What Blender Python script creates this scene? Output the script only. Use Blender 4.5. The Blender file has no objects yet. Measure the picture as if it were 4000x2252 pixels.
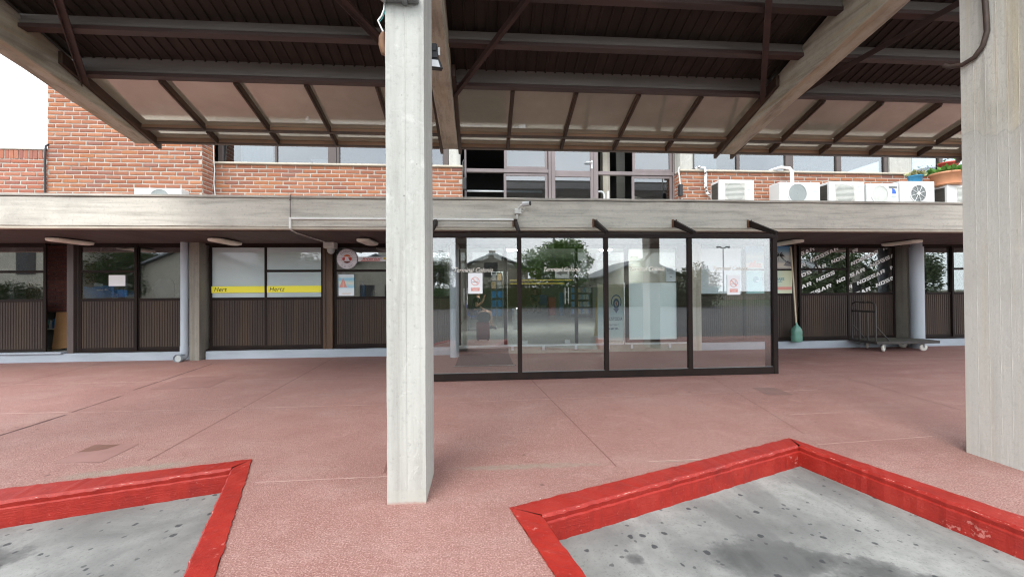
import bpy, bmesh, math, random
from mathutils import Vector, Matrix
from mathutils.geometry import tessellate_polygon
random.seed(7)
R = random.uniform
scene = bpy.context.scene
COL = scene.collection
ORG = {}            # world origin of every empty / parented mesh

# ------------------------------------------------------------------ materials
def nodes(name):
    m = bpy.data.materials.new(name); m.use_nodes = True
    nt = m.node_tree
    for n in list(nt.nodes): nt.nodes.remove(n)
    out = nt.nodes.new('ShaderNodeOutputMaterial')
    return m, nt, out
def L(nt, a, b): nt.links.new(a, b)
def coords(nt, scale=(1, 1, 1)):
    tc = nt.nodes.new('ShaderNodeTexCoord'); mp = nt.nodes.new('ShaderNodeMapping')
    mp.inputs['Scale'].default_value = scale
    L(nt, tc.outputs['Object'], mp.inputs['Vector'])
    return mp.outputs['Vector']
def noise(nt, vec, scale, detail=5, rough=.6, dist=0):
    n = nt.nodes.new('ShaderNodeTexNoise'); L(nt, vec, n.inputs['Vector'])
    n.inputs['Scale'].default_value = scale; n.inputs['Detail'].default_value = detail
    n.inputs['Roughness'].default_value = rough; n.inputs['Distortion'].default_value = dist
    return n.outputs['Fac']
def ramp(nt, fac, stops):
    r = nt.nodes.new('ShaderNodeValToRGB'); L(nt, fac, r.inputs['Fac'])
    el = r.color_ramp.elements
    while len(el) < len(stops): el.new(.5)
    for e, (p, c) in zip(el, stops):
        e.position = p; e.color = (c[0], c[1], c[2], 1) if not isinstance(c, float) else (c, c, c, 1)
    return r.outputs['Color']
def mixc(nt, fac, a, b, mode='MIX'):
    m = nt.nodes.new('ShaderNodeMix'); m.data_type = 'RGBA'; m.blend_type = mode
    if isinstance(fac, (int, float)): m.inputs[0].default_value = fac
    else: L(nt, fac, m.inputs[0])
    for i, v in ((6, a), (7, b)):
        if isinstance(v, tuple): m.inputs[i].default_value = (*v, 1)
        else: L(nt, v, m.inputs[i])
    return m.outputs[2]
def math_(nt, op, a, b=0.0, c=None):
    m = nt.nodes.new('ShaderNodeMath'); m.operation = op
    for i, v in enumerate((a, b) if c is None else (a, b, c)):
        if isinstance(v, (int, float)): m.inputs[i].default_value = v
        else: L(nt, v, m.inputs[i])
    return m.outputs[0]
def bsdf(nt, out, color, rough=.6, spec=.5, metal=0, bump=None, bstr=.3, bdist=.01, coat=0):
    b = nt.nodes.new('ShaderNodeBsdfPrincipled')
    if isinstance(color, tuple): b.inputs['Base Color'].default_value = (*color, 1)
    else: L(nt, color, b.inputs['Base Color'])
    if isinstance(rough, (int, float)): b.inputs['Roughness'].default_value = rough
    else: L(nt, rough, b.inputs['Roughness'])
    b.inputs['Specular IOR Level'].default_value = spec; b.inputs['Metallic'].default_value = metal
    b.inputs['Coat Weight'].default_value = coat
    if bump is not None:
        bp = nt.nodes.new('ShaderNodeBump'); bp.inputs['Strength'].default_value = bstr; bp.inputs['Distance'].default_value = bdist
        L(nt, bump, bp.inputs['Height']); L(nt, bp.outputs[0], b.inputs['Normal'])
    L(nt, b.outputs[0], out.inputs['Surface'])
    return b
M = {}
def simple(name, c1, c2=None, scale=(4, 4, 4), nscale=1.0, rough=.6, spec=.4, metal=0, bstr=.15, bdist=.004, bs=6.0, lo=.35, hi=.65, coat=0):
    """two-tone noise material with a fine bump"""
    m, nt, out = nodes(name)
    c2 = c2 or tuple(v*.8 for v in c1)
    v = coords(nt, scale)
    f = noise(nt, v, nscale)
    col = ramp(nt, f, [(lo, c1), (hi, c2)])
    bsdf(nt, out, col, rough, spec, metal, noise(nt, v, bs), bstr, bdist, coat)
    M[name] = m; return m
def concrete(name, base, dark, streak, stain=(.3, .28, .25), sts=1.0, warm=None, tide=None, scars=0):
    m, nt, out = nodes(name)
    v = coords(nt, streak); vi = coords(nt, (1, 1, 1))
    f1 = noise(nt, v, 1.0, 6, .65, .3)
    f2 = noise(nt, vi, 1.3, 5, .6)
    f3 = noise(nt, vi, 28, 4, .7)
    col = ramp(nt, f1, [(.32, dark), (.5, base), (.72, tuple(min(1, x*1.14) for x in base))])
    col = mixc(nt, ramp(nt, f2, [(.52, 0.0), (.74, .75*sts)]), col, stain)
    col = mixc(nt, ramp(nt, f3, [(.3, .35), (.45, 0.0)]), col, tuple(x*.6 for x in dark))
    if warm:
        f4 = noise(nt, coords(nt, tuple(s*.6 for s in streak)), 1.7, 3, .5)
        col = mixc(nt, ramp(nt, f4, [(.5, 0.0), (.75, .6)]), col, warm)
    if tide:      # old water line: grey below, buff with rust runs above
        sx = nt.nodes.new('ShaderNodeSeparateXYZ'); L(nt, vi, sx.inputs[0])
        up_ = math_(nt, 'ADD', math_(nt, 'SUBTRACT', sx.outputs[2], tide), math_(nt, 'MULTIPLY_ADD', noise(nt, coords(nt, (1.5, 1.5, 1)), 1.5, 4, .6), .9, -.45))
        col = mixc(nt, ramp(nt, up_, [(.0, .55), (.03, 0.0)]), col, (.42, .415, .39))
        col = mixc(nt, ramp(nt, up_, [(-.12, 0.0), (.0, .5), (.03, 0.0)]), col, (.30, .295, .275))
        run = noise(nt, coords(nt, (13, 13, .25)), 1.6, 4, .7)
        col = mixc(nt, math_(nt, 'MULTIPLY', ramp(nt, run, [(.56, 0.0), (.72, .55)]), ramp(nt, up_, [(.1, 0.0), (.5, 1.0)])), col, (.40, .25, .09))
        col = mixc(nt, ramp(nt, noise(nt, vi, 4.2, 6, .7), [(.60, 0.0), (.70, .5)]), col, (.56, .53, .46))
    if scars:     # trowelled patches, scrapes and blow holes
        sc_ = noise(nt, coords(nt, (1, 1, .8)), 6.5, 6, .75, 1.2)
        col = mixc(nt, ramp(nt, sc_, [(.57, 0.0), (.66, .42)]), col, (.58, .58, .54))
        vo = nt.nodes.new('ShaderNodeTexVoronoi'); L(nt, vi, vo.inputs['Vector']); vo.inputs['Scale'].default_value = 13
        pit = math_(nt, 'MULTIPLY', ramp(nt, vo.outputs['Distance'], [(.05, 1.0), (.09, 0.0)]), ramp(nt, noise(nt, vi, 2.4, 3), [(.52, 0.0), (.58, 1.0)]))
        col = mixc(nt, math_(nt, 'MULTIPLY', pit, .75), col, (.16, .155, .14))
        gv = noise(nt, coords(nt, (26, 26, .22)), 1.3, 3, .6)
        col = mixc(nt, ramp(nt, gv, [(.28, .55), (.40, 0.0)]), col, (.36, .355, .32))
        s3 = nt.nodes.new('ShaderNodeSeparateXYZ'); L(nt, vi, s3.inputs[0])
        ft = math_(nt, 'ADD', s3.outputs[2], math_(nt, 'MULTIPLY', f2, .02))
        col = mixc(nt, ramp(nt, ft, [(.098, .45), (.104, 0.0)]), col, (.40, .39, .34))
        col = mixc(nt, ramp(nt, math_(nt, 'ADD', s3.outputs[2], math_(nt, 'MULTIPLY', f3, .03)), [(.018, .75), (.034, 0.0)]), col, (.34, .20, .165))
    h = math_(nt, 'ADD', math_(nt, 'MULTIPLY', f1, .7), math_(nt, 'MULTIPLY', f3, .5))
    bsdf(nt, out, col, .85, .25, 0, h, .5, .012)
    M[name] = m; return m
concrete('concrete_fascia', (.54, .515, .45), (.38, .36, .315), (.9, 3, 13), (.36, .345, .305), .9)
concrete('concrete_column', (.41, .41, .375), (.325, .32, .29), (9, 9, .55), (.34, .335, .305), .7, scars=1)
concrete('concrete_rough', (.50, .47, .40), (.37, .34, .28), (11, 11, .45), (.33, .30, .25), 1.0, (.50, .40, .24))
concrete('concrete_dark', (.25, .235, .20), (.16, .15, .13), (11, 11, .45), (.15, .14, .12), 1.0, (.27, .24, .18))
concrete('concrete_stained', (.54, .525, .47), (.42, .405, .36), (11, 11, .45), (.36, .335, .28), .9, (.50, .42, .27), tide=2.55)
concrete('concrete_beam', (.42, .39, .31), (.24, .22, .17), (9, .7, 9), (.19, .165, .125), 1.1, (.40, .31, .17))
concrete('concrete_cap', (.42, .395, .345), (.29, .27, .235), (1.2, 3, 9), (.2, .19, .17), .9)
concrete('concrete_plinth', (.36, .36, .30), (.25, .25, .205), (1.5, 3, 3), (.22, .23, .18), .9)

def floor_mat():
    m, nt, out = nodes('red_floor_paint')
    v = coords(nt, (1, 1, 1))
    big = noise(nt, v, .7, 4, .55, .4); mid = noise(nt, v, 3.2, 7, .7, .6)
    grain = noise(nt, v, 105, 2, .55)
    fine = noise(nt, v, 170, 2, .5)
    col = ramp(nt, big, [(.3, (.255, .134, .113)), (.52, (.288, .156, .132)), (.75, (.305, .180, .155))])
    col = mixc(nt, ramp(nt, mid, [(.52, 0.0), (.70, .55)]), col, (.22, .103, .087))
    col = mixc(nt, ramp(nt, mid, [(.30, .6), (.46, 0.0)]), col, (.37, .222, .194))
    dust = noise(nt, coords(nt, (.8, 1.6, 1)), 1.1, 6, .7)
    col = mixc(nt, ramp(nt, dust, [(.50, 0.0), (.68, .55)]), col, (.335, .225, .195))
    col = mixc(nt, ramp(nt, grain, [(.36, .55), (.5, 0.0)]), col, (.165, .070, .057))
    col = mixc(nt, ramp(nt, grain, [(.54, 0.0), (.66, .6)]), col, (.50, .32, .285))
    vo = nt.nodes.new('ShaderNodeTexVoronoi'); L(nt, v, vo.inputs['Vector']); vo.inputs['Scale'].default_value = 9
    speck = ramp(nt, vo.outputs['Distance'], [(.035, .8), (.05, 0.0)])
    keep = ramp(nt, noise(nt, v, 2.1, 2), [(.55, 0.0), (.62, 1.0)])
    col = mixc(nt, mixc(nt, 1.0, speck, keep, 'MULTIPLY'), col, (.62, .55, .48))
    # worn strip where the paint is gone between the middle column and the bay, and beside the left kerb
    sx = nt.nodes.new('ShaderNodeSeparateXYZ'); L(nt, v, sx.inputs[0])
    def blob(cx, cy, ax, ay, sl=0.0):
        dx = math_(nt, 'SUBTRACT', sx.outputs[0], cx)
        dy = math_(nt, 'SUBTRACT', sx.outputs[1], cy)
        dy = math_(nt, 'SUBTRACT', dy, math_(nt, 'MULTIPLY', dx, sl))
        d = math_(nt, 'ADD', math_(nt, 'POWER', math_(nt, 'ABSOLUTE', math_(nt, 'DIVIDE', dx, ax)), 2.0), math_(nt, 'POWER', math_(nt, 'ABSOLUTE', math_(nt, 'DIVIDE', dy, ay)), 2.0))
        return math_(nt, 'SUBTRACT', 1.0, d)
    w = noise(nt, v, 7, 5, .7)
    tot = None
    for b in [(.35, 3.12, .85, .075, -.01), (-2.75, 3.33, .7, .10, .25), (1.6, 3.12, .5, .03, .0)]:
        k = math_(nt, 'MAXIMUM', blob(*b), 0.0)
        tot = k if tot is None else math_(nt, 'MAXIMUM', tot, k)
    wf = ramp(nt, math_(nt, 'MULTIPLY', tot, w), [(.20, 0.0), (.48, .7)])
    col = mixc(nt, wf, col, (.25, .215, .17))
    vd = nt.nodes.new('ShaderNodeTexVoronoi'); L(nt, coords(nt, (1, 1, 0)), vd.inputs['Vector']); vd.inputs['Scale'].default_value = 3.3
    sd_ = nt.nodes.new('ShaderNodeSeparateColor'); L(nt, vd.outputs['Color'], sd_.inputs[0])
    gumd = math_(nt, 'MULTIPLY', ramp(nt, vd.outputs['Distance'], [(.045, 1.0), (.065, 0.0)]), ramp(nt, sd_.outputs[0], [(.5, .6), (.51, 0.0)]))
    col = mixc(nt, gumd, col, (.10, .055, .048))
    # grime towards the shops on the right, long dragging marks
    med = noise(nt, v, 27, 3, .6)
    col = mixc(nt, ramp(nt, med, [(.34, .32), (.48, 0.0)]), col, (.20, .092, .077))
    col = mixc(nt, ramp(nt, med, [(.55, 0.0), (.70, .28)]), col, (.42, .26, .23))
    drag = noise(nt, coords(nt, (.5, 3.2, 1)), 1.4, 5, .65)
    rt = math_(nt, 'MULTIPLY', ramp(nt, math_(nt, 'MULTIPLY_ADD', sx.outputs[0], .12, -.2), [(0, 0.0), (.7, 1.0)]), ramp(nt, drag, [(.42, 0.0), (.68, .75)]))
    col = mixc(nt, rt, col, (.235, .108, .092))
    h = math_(nt, 'ADD', math_(nt, 'MULTIPLY', grain, 1.0), math_(nt, 'MULTIPLY', fine, .35))
    bsdf(nt, out, col, ramp(nt, big, [(.3, .6), (.7, .75)]), .25, 0, h, .85, .006)
    M['red_floor_paint'] = m
floor_mat()

def road_mat():
    m, nt, out = nodes('bay_concrete')
    v = coords(nt, (1, 1, 1))
    sx = nt.nodes.new('ShaderNodeSeparateXYZ'); L(nt, v, sx.inputs[0])
    big = noise(nt, v, 1.5, 6, .6, .5); fine = noise(nt, v, 60, 4, .7); mid = noise(nt, v, 9, 5, .7)
    col = ramp(nt, big, [(.3, (.125, .127, .12)), (.5, (.215, .217, .205)), (.7, (.30, .302, .285))])
    col = mixc(nt, ramp(nt, mid, [(.52, 0.0), (.72, .5)]), col, (.15, .152, .145))
    col = mixc(nt, ramp(nt, fine, [(.3, .6), (.46, 0.0)]), col, (.11, .11, .105))
    warp = math_(nt, 'MULTIPLY_ADD', noise(nt, v, 4.5, 6, .68), 3.2, -1.6)
    tot = None
    for cx, cy, ax, ay in [(1.56, 2.19, .36, .19), (2.02, 2.0, .26, .15), (1.85, 2.12, .2, .1), (2.2, 1.86, .3, .14), (-2.9, 2.5, .30, .20), (.84, 2.24, .07, .06)]:
        dx = math_(nt, 'DIVIDE', math_(nt, 'SUBTRACT', sx.outputs[0], cx), ax)
        dy = math_(nt, 'DIVIDE', math_(nt, 'SUBTRACT', sx.outputs[1], cy), ay)
        d = math_(nt, 'ADD', math_(nt, 'MULTIPLY', dx, dx), math_(nt, 'MULTIPLY', dy, dy))
        k = math_(nt, 'ADD', math_(nt, 'SUBTRACT', 1.0, d), warp)
        tot = k if tot is None else math_(nt, 'MAXIMUM', tot, k)
    col = mixc(nt, ramp(nt, tot, [(0.0, 0.0), (.35, .55), (1.1, .88)]), col, (.062, .062, .061))
    st = noise(nt, coords(nt, (4.2, 1.1, 1)), 1.0, 5, .62, .4)
    col = mixc(nt, math_(nt, 'MULTIPLY', ramp(nt, st, [(.47, 0.0), (.62, .55)]), ramp(nt, math_(nt, 'MULTIPLY_ADD', sx.outputs[0], 1.0, -.6), [(0.0, .3), (1.4, 1.0)])), col, (.115, .115, .112))
    # trodden gum spots
    def gum(scale, r0, seed, amount):
        vv = coords(nt, (1, 1, 0)); off = nt.nodes.new('ShaderNodeVectorMath'); off.inputs[1].default_value = (seed, seed*.7, 0); L(nt, vv, off.inputs[0])
        wob = nt.nodes.new('ShaderNodeTexNoise'); L(nt, off.outputs[0], wob.inputs['Vector']); wob.inputs['Scale'].default_value = 30
        ad = nt.nodes.new('ShaderNodeVectorMath'); ad.operation = 'MULTIPLY_ADD'; ad.inputs[1].default_value = (.03, .03, 0); L(nt, wob.outputs['Color'], ad.inputs[0]); L(nt, off.outputs[0], ad.inputs[2])
        vo = nt.nodes.new('ShaderNodeTexVoronoi'); L(nt, ad.outputs[0], vo.inputs['Vector']); vo.inputs['Scale'].default_value = scale; vo.inputs['Randomness'].default_value = 1
        near = ramp(nt, vo.outputs['Distance'], [(r0, 1.0), (r0*1.25, 0.0)])
        sep = nt.nodes.new('ShaderNodeSeparateColor'); L(nt, vo.outputs['Color'], sep.inputs[0])
        pick = ramp(nt, sep.outputs[0], [(amount, 1.0), (amount+.01, 0.0)])
        return mixc(nt, 1.0, near, pick, 'MULTIPLY')
    col = mixc(nt, mixc(nt, .85, (0, 0, 0), gum(6.5, .11, 3.1, .8)), col, (.035, .037, .04))
    col = mixc(nt, mixc(nt, .7, (0, 0, 0), gum(13, .14, 8.7, .6)), col, (.05, .05, .052))
    bsdf(nt, out, col, .72, .35, 0, math_(nt, 'ADD', fine, mid), .3, .004)
    M['bay_concrete'] = m
road_mat()
simple('asphalt', (.055, .055, .056), (.08, .08, .08), (.5, .5, .5), 1.5, rough=.85, bs=60)

def kerb_mat():
    m, nt, out = nodes('red_kerb_paint')
    v = coords(nt, (1, 1, 1))
    f = noise(nt, v, 6, 6, .65); g = noise(nt, v, 40, 4, .7); b = noise(nt, coords(nt, (3, 3, 40)), 3, 3)
    col = ramp(nt, f, [(.3, (.215, .013, .009)), (.5, (.275, .016, .010)), (.72, (.31, .025, .016))])
    col = mixc(nt, ramp(nt, g, [(.62, 0.0), (.72, .6)]), col, (.44, .11, .085))
    col = mixc(nt, ramp(nt, g, [(.26, .8), (.36, 0.0)]), col, (.26, .018, .016))
    sx = nt.nodes.new('ShaderNodeSeparateXYZ'); L(nt, v, sx.inputs[0])
    lip = math_(nt, 'SUBTRACT', 1.0, math_(nt, 'MULTIPLY', math_(nt, 'ABSOLUTE', math_(nt, 'ADD', sx.outputs[2], -.002)), 110.0))
    edge = ramp(nt, math_(nt, 'MULTIPLY', math_(nt, 'MAXIMUM', lip, 0.0), noise(nt, v, 13, 5, .7)), [(.50, 0.0), (.58, .7)])
    col = mixc(nt, edge, col, (.62, .40, .33))
    wear = ramp(nt, math_(nt, 'MULTIPLY', noise(nt, v, 2.2, 3), noise(nt, v, 26, 4, .7)), [(.385, 0.0), (.42, .6)])
    col = mixc(nt, wear, col, (.50, .20, .17))
    bsdf(nt, out, col, .5, .3, 0, math_(nt, 'ADD', math_(nt, 'ADD', f, g), b), .5, .006)
    M['red_kerb_paint'] = m
kerb_mat()

def brick_mat(name, cols, dark=0.0):
    m, nt, out = nodes(name)
    geo = nt.nodes.new('ShaderNodeNewGeometry')
    v = coords(nt, (1, 1, 1))
    rnd = geo.outputs['Random Per Island']
    col = ramp(nt, rnd, [(i/(len(cols)-1), c) for i, c in enumerate(cols)])
    f = noise(nt, v, 22, 5, .7)
    col = mixc(nt, ramp(nt, f, [(.5, 0.0), (.72, .5)]), col, (.21, .09, .06))
    col = mixc(nt, ramp(nt, noise(nt, v, 35, 4, .7), [(.60, 0.0), (.75, .4)]), col, (.45, .32, .25))
    bsdf(nt, out, col, .85, .25, 0, noise(nt, v, 60, 4, .7), .5, .006)
    M[name] = m
brick_mat('brick_orange', [(.31, .122, .064), (.255, .098, .064), (.36, .15, .072), (.24, .108, .082), (.335, .132, .066), (.29, .12, .075), (.39, .175, .095), (.275, .105, .062)])
brick_mat('brick_dull', [(.31, .12, .085), (.36, .13, .082), (.27, .11, .085), (.38, .16, .10), (.33, .115, .07)])
brick_mat('brick_dark', [(.10, .032, .026), (.075, .026, .022), (.12, .04, .03)])
simple('mortar', (.47, .435, .385), (.38, .345, .30), (9, 9, 9), rough=.9, spec=.2)
simple('mortar_dark', (.09, .05, .045), (.06, .035, .03), (9, 9, 9), rough=.9, spec=.2)
simple('bronze_frame', (.022, .014, .0115), (.014, .0095, .0085), (3, 3, 1.2), rough=.6, spec=.15, bstr=.05)
simple('bronze_frame_light', (.085, .066, .060), (.062, .048, .044), (3, 3, 1.2), rough=.45, spec=.5, bstr=.05)
simple('wood_post', (.10, .055, .028), (.045, .028, .018), (10, 10, .7), rough=.55, spec=.4)
simple('mauve_aluminium', (.20, .165, .165), (.155, .13, .13), (3, 3, 1), rough=.45, spec=.5, bstr=.05)
def panel_mat():
    m, nt, out = nodes('brown_ribbed_panel')
    geo = nt.nodes.new('ShaderNodeNewGeometry')
    v = coords(nt, (2.3, 2.3, .15)); f = noise(nt, v, 1.4, 3, .7)
    col = ramp(nt, f, [(.35, (.036, .026, .022)), (.5, (.048, .033, .025)), (.62, (.062, .040, .026))])
    col = mixc(nt, ramp(nt, noise(nt, coords(nt, (5, 5, 5)), 6, 5, .7), [(.5, 0.0), (.8, .4)]), col, (.075, .06, .052))
    bsdf(nt, out, col, .55, .3, 0, noise(nt, v, 30), .1, .002)
    M['brown_ribbed_panel'] = m
panel_mat()
simple('plinth_blue', (.38, .425, .475), (.31, .35, .39), (1.2, 3, 5), rough=.6, spec=.35)
simple('pipe_blue', (.42, .47, .515), (.36, .41, .455), (3, 3, .8), rough=.45, spec=.4, bstr=.05)
simple('soffit_brown', (.105, .072, .062), (.062, .043, .038), (7, .5, 7), rough=.6, spec=.35)
simple('deck_brown', (.036, .027, .020), (.021, .016, .012), (6, .35, 6), rough=.6, spec=.3)
simple('steel_grey_brown', (.19, .168, .148), (.14, .122, .108), (.8, 4, 6), rough=.55, spec=.4)
simple('steel_red_brown', (.066, .037, .030), (.042, .025, .021), (1, 4, 6), rough=.6, spec=.4)
simple('rafter_rust', (.075, .042, .026), (.042, .026, .018), (6, .8, 6), rough=.55, spec=.4)
simple('gutter_rust', (.30, .175, .10), (.19, .11, .065), (1.2, 4, 5), rough=.6, spec=.35)
simple('white_metal', (.60, .61, .60), (.54, .55, .54), (2, 2, 2), rough=.4, spec=.45, bstr=.03)
simple('offwhite_plastic', (.70, .70, .66), (.60, .60, .56), (3, 3, 3), rough=.45, spec=.4, bstr=.03)
simple('grille_grey', (.45, .48, .46), (.36, .39, .38), (4, 4, 4), rough=.5)
simple('dark_grille', (.13, .15, .15), (.09, .10, .10), (4, 4, 4), rough=.5)
simple('fan_grey', (.22, .25, .25), (.30, .33, .33), (4, 4, 4), rough=.5)
simple('coil_dark', (.06, .058, .05), (.035, .035, .03), (1, 1, 60), rough=.6)
simple('lagging', (.82, .81, .78), (.06, .06, .06), (9, 9, 16), 1.2, rough=.6, lo=.5, hi=.56)
simple('cream_lamp', (.88, .86, .74), (.80, .77, .64), (3, 3, 3), rough=.4, spec=.45, bstr=.03)
simple('sill_stone', (.52, .47, .38), (.42, .38, .31), (3, 3, 3), rough=.75)
simple('black_plastic', (.02, .021, .023), (.03, .03, .032), (5, 5, 5), rough=.45)
simple('cable_white', (.82, .82, .79), (.74, .74, .7), (8, 8, 8), rough=.55)
simple('cable_teal', (.10, .38, .36), (.08, .32, .3), (8, 8, 8), rough=.5)
simple('rust_sheet', (.20, .10, .045), (.10, .05, .03), (9, 9, 9), rough=.7)
simple('hook_brown', (.075, .048, .038), (.05, .034, .028), (9, 9, 9), rough=.6)
simple('grey_metal', (.26, .27, .27), (.2, .21, .21), (5, 5, 5), rough=.4, metal=.6)
simple('steel_bright', (.62, .63, .63), (.55, .56, .56), (5, 5, 5), rough=.25, metal=.9)
simple('rail_white', (.62, .66, .68), (.54, .58, .60), (5, 5, 5), rough=.4)
simple('terracotta', (.60, .30, .165), (.54, .26, .14), (5, 5, 5), rough=.6)
simple('pot_red', (.46, .06, .035), (.40, .05, .03), (5, 5, 5), rough=.5)
simple('pot_blue', (.035, .23, .40), (.03, .19, .34), (5, 5, 5), rough=.45)
simple('soil', (.05, .035, .025), (.03, .02, .015), (15, 15, 15), rough=.95)
simple('succulent', (.28, .36, .16), (.46, .40, .24), (20, 20, 20), rough=.5)
def leaf_mat(name, cols):
    m, nt, out = nodes(name)
    geo = nt.nodes.new('ShaderNodeNewGeometry')
    col = ramp(nt, geo.outputs['Random Per Island'], [(i/(len(cols)-1), c) for i, c in enumerate(cols)])
    b = bsdf(nt, out, col, .5, .35)
    M[name] = m
leaf_mat('leaf_green', [(.05, .15, .025), (.09, .24, .04), (.15, .32, .06), (.06, .18, .03)])
leaf_mat('tree_leaf', [(.075, .16, .035), (.12, .225, .05), (.16, .27, .07), (.09, .18, .045)])
leaf_mat('tree_leaf_dull', [(.05, .075, .03), (.08, .105, .045), (.11, .13, .06)])
simple('bark', (.11, .08, .06), (.06, .045, .035), (8, 8, 2), rough=.9)
simple('yellow_film', (.86, .80, .055), (.84, .77, .05), (2, 2, 2), rough=.4, bstr=.0)
simple('ink_black', (.012, .012, .012), rough=.5, bstr=0)
simple('ink_white', (.90, .90, .88), (.86, .86, .84), rough=.5, bstr=0)
simple('ink_cream', (.74, .70, .62), (.7, .66, .58), rough=.5, bstr=0)
simple('ink_red', (.60, .07, .05), (.58, .06, .045), rough=.5, bstr=0)
simple('ink_salmon', (.70, .28, .23), (.72, .33, .27), (9, 9, 9), rough=.5, bstr=0)
simple('ink_orange', (.72, .20, .07), rough=.5, bstr=0)
simple('ink_maroon', (.19, .055, .05), rough=.5, bstr=0)
simple('ink_grey', (.30, .29, .31), rough=.5, bstr=0)
simple('ink_navy', (.022, .05, .12), rough=.5, bstr=0)
simple('ink_blue', (.03, .12, .52), rough=.5, bstr=0)
simple('ink_teal', (.05, .28, .38), rough=.5, bstr=0)
simple('ink_yellow', (.78, .62, .10), rough=.5, bstr=0)
simple('disc_lilac', (.80, .78, .82), (.76, .74, .78), rough=.5, bstr=0)
simple('paper_white', (.80, .82, .83), (.77, .79, .80), (2, 2, 2), rough=.6, bstr=0)
simple('paper_pale', (.64, .74, .80), (.56, .68, .76), (3, 3, 3), rough=.6, bstr=0)
simple('film_pale', (.56, .66, .67), (.50, .60, .615), (.8, .8, .8), rough=.35, spec=.5, bstr=0)
simple('film_aqua', (.80, .94, .94), (.77, .92, .93), (.8, .8, .8), rough=.4, bstr=0)
simple('cardboard', (.36, .20, .085), (.31, .17, .07), (4, 4, 4), rough=.8)
simple('hall_paint', (.44, .43, .40), (.38, .37, .345), (.8, .8, .8), rough=.85)
simple('wall_beige', (.36, .33, .27), (.30, .275, .225), (.8, .8, .8), rough=.85)
simple('wall_ochre', (.36, .235, .105), (.29, .185, .08), (1, 1, 1), rough=.85)
simple('wall_room', (.30, .30, .29), (.25, .25, .24), (1, 1, 1), rough=.85)
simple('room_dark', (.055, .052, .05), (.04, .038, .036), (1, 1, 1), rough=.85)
simple('tile_floor', (.48, .48, .46), (.42, .42, .40), (.7, .7, .7), rough=.3, spec=.5, bstr=0)
simple('roof_slate', (.20, .21, .22), (.14, .15, .155), (3, 3, 3), rough=.75)
simple('hedge_green', (.03, .05, .018), (.05, .07, .025), (3, 3, 3), rough=.9)
simple('grass_green', (.035, .055, .02), (.055, .07, .028), (3, 3, 3), rough=.9)
simple('mat_black', (.014, .015, .016), (.03, .032, .033), (30, 30, 30), rough=.85, bstr=.6, bs=3)
simple('plastic_blue', (.02, .10, .52), (.018, .085, .46), (4, 4, 4), rough=.4)
simple('bag_blue', (.04, .34, .85), (.03, .26, .72), (5, 5, 5), rough=.6, bstr=.4, bs=2)
simple('rack_blue', (.03, .22, .50), (.025, .18, .42), (5, 5, 5), rough=.5)
simple('case_maroon', (.24, .025, .035), (.19, .02, .03), (6, 6, 6), rough=.6)
simple('bin_red', (.50, .045, .05), (.45, .04, .045), (4, 4, 4), rough=.45)
simple('sign_yellow', (.55, .38, .05), (.48, .33, .04), (4, 4, 4), rough=.5)
simple('skin', (.50, .29, .20), (.46, .26, .175), (8, 8, 8), rough=.55, bstr=.05)
simple('hair_dark', (.030, .020, .014), (.05, .032, .02), (30, 30, 30), rough=.6)
simple('cloth_dark', (.030, .030, .036), (.045, .042, .046), (10, 10, 10), rough=.9)
simple('cloth_navy', (.035, .045, .09), (.05, .06, .10), (10, 10, 10), rough=.9)
simple('cloth_beige', (.42, .38, .32), (.36, .32, .27), (10, 10, 10), rough=.9)
simple('cloth_grey', (.27, .27, .28), (.2, .2, .21), (10, 10, 10), rough=.9)
simple('shoe_grey', (.10, .105, .11), (.14, .14, .145), (10, 10, 10), rough=.8)
simple('trolley_steel', (.032, .028, .026), (.05, .043, .038), (10, 10, 10), rough=.5)
simple('trolley_deck', (.10, .095, .075), (.06, .056, .046), (2, 9, 4), rough=.7)
simple('wheel_white', (.66, .64, .58), (.5, .48, .43), (12, 12, 12), rough=.55)
simple('joint_dark', (.10, .044, .037), (.07, .034, .029), (9, 9, 9), rough=.8)
simple('joint_mid', (.20, .098, .083), (.165, .078, .066), (9, 9, 9), rough=.8)
simple('joint_light', (.44, .29, .255), (.36, .21, .185), (9, 9, 9), rough=.7)
simple('patch_pink', (.29, .155, .135), (.25, .13, .112), (3, 3, 3), rough=.5)
simple('patch_brown', (.17, .10, .085), (.22, .12, .10), (5, 5, 5), rough=.6)
simple('patch_wet', (.18, .085, .06), (.15, .07, .048), (5, 5, 5), rough=.5)
simple('stick_cream', (.66, .58, .42), (.58, .5, .35), (9, 9, 2), rough=.5)
simple('curtain_white', (.82, .84, .86), (.76, .78, .80), (6, 6, .4), rough=.8)
simple('blind_blue', (.46, .52, .57), (.42, .48, .53), (1, 1, 1), rough=.8, bstr=0)

def glass(name, refl, tint=(.96, .98, .97), fres=.55, rough=0.0):
    m, nt, out = nodes(name)
    lw = nt.nodes.new('ShaderNodeLayerWeight'); lw.inputs['Blend'].default_value = .35
    t = nt.nodes.new('ShaderNodeBsdfTransparent'); t.inputs['Color'].default_value = (*tint, 1)
    g = nt.nodes.new('ShaderNodeBsdfGlossy'); g.inputs['Roughness'].default_value = rough
    fac = math_(nt, 'MULTIPLY_ADD', lw.outputs['Fresnel'], fres, refl)
    mx = nt.nodes.new('ShaderNodeMixShader'); L(nt, fac, mx.inputs[0]); L(nt, t.outputs[0], mx.inputs[1]); L(nt, g.outputs[0], mx.inputs[2])
    L(nt, mx.outputs[0], out.inputs['Surface'])
    M[name] = m
glass('screen_glass', .135, (.95, .97, .96), .45)
glass('shop_glass', .20, (.88, .91, .91))
glass('door_glass', .03, (.90, .94, .93))
glass('upper_glass', .15, (.55, .60, .62), .45)
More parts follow.
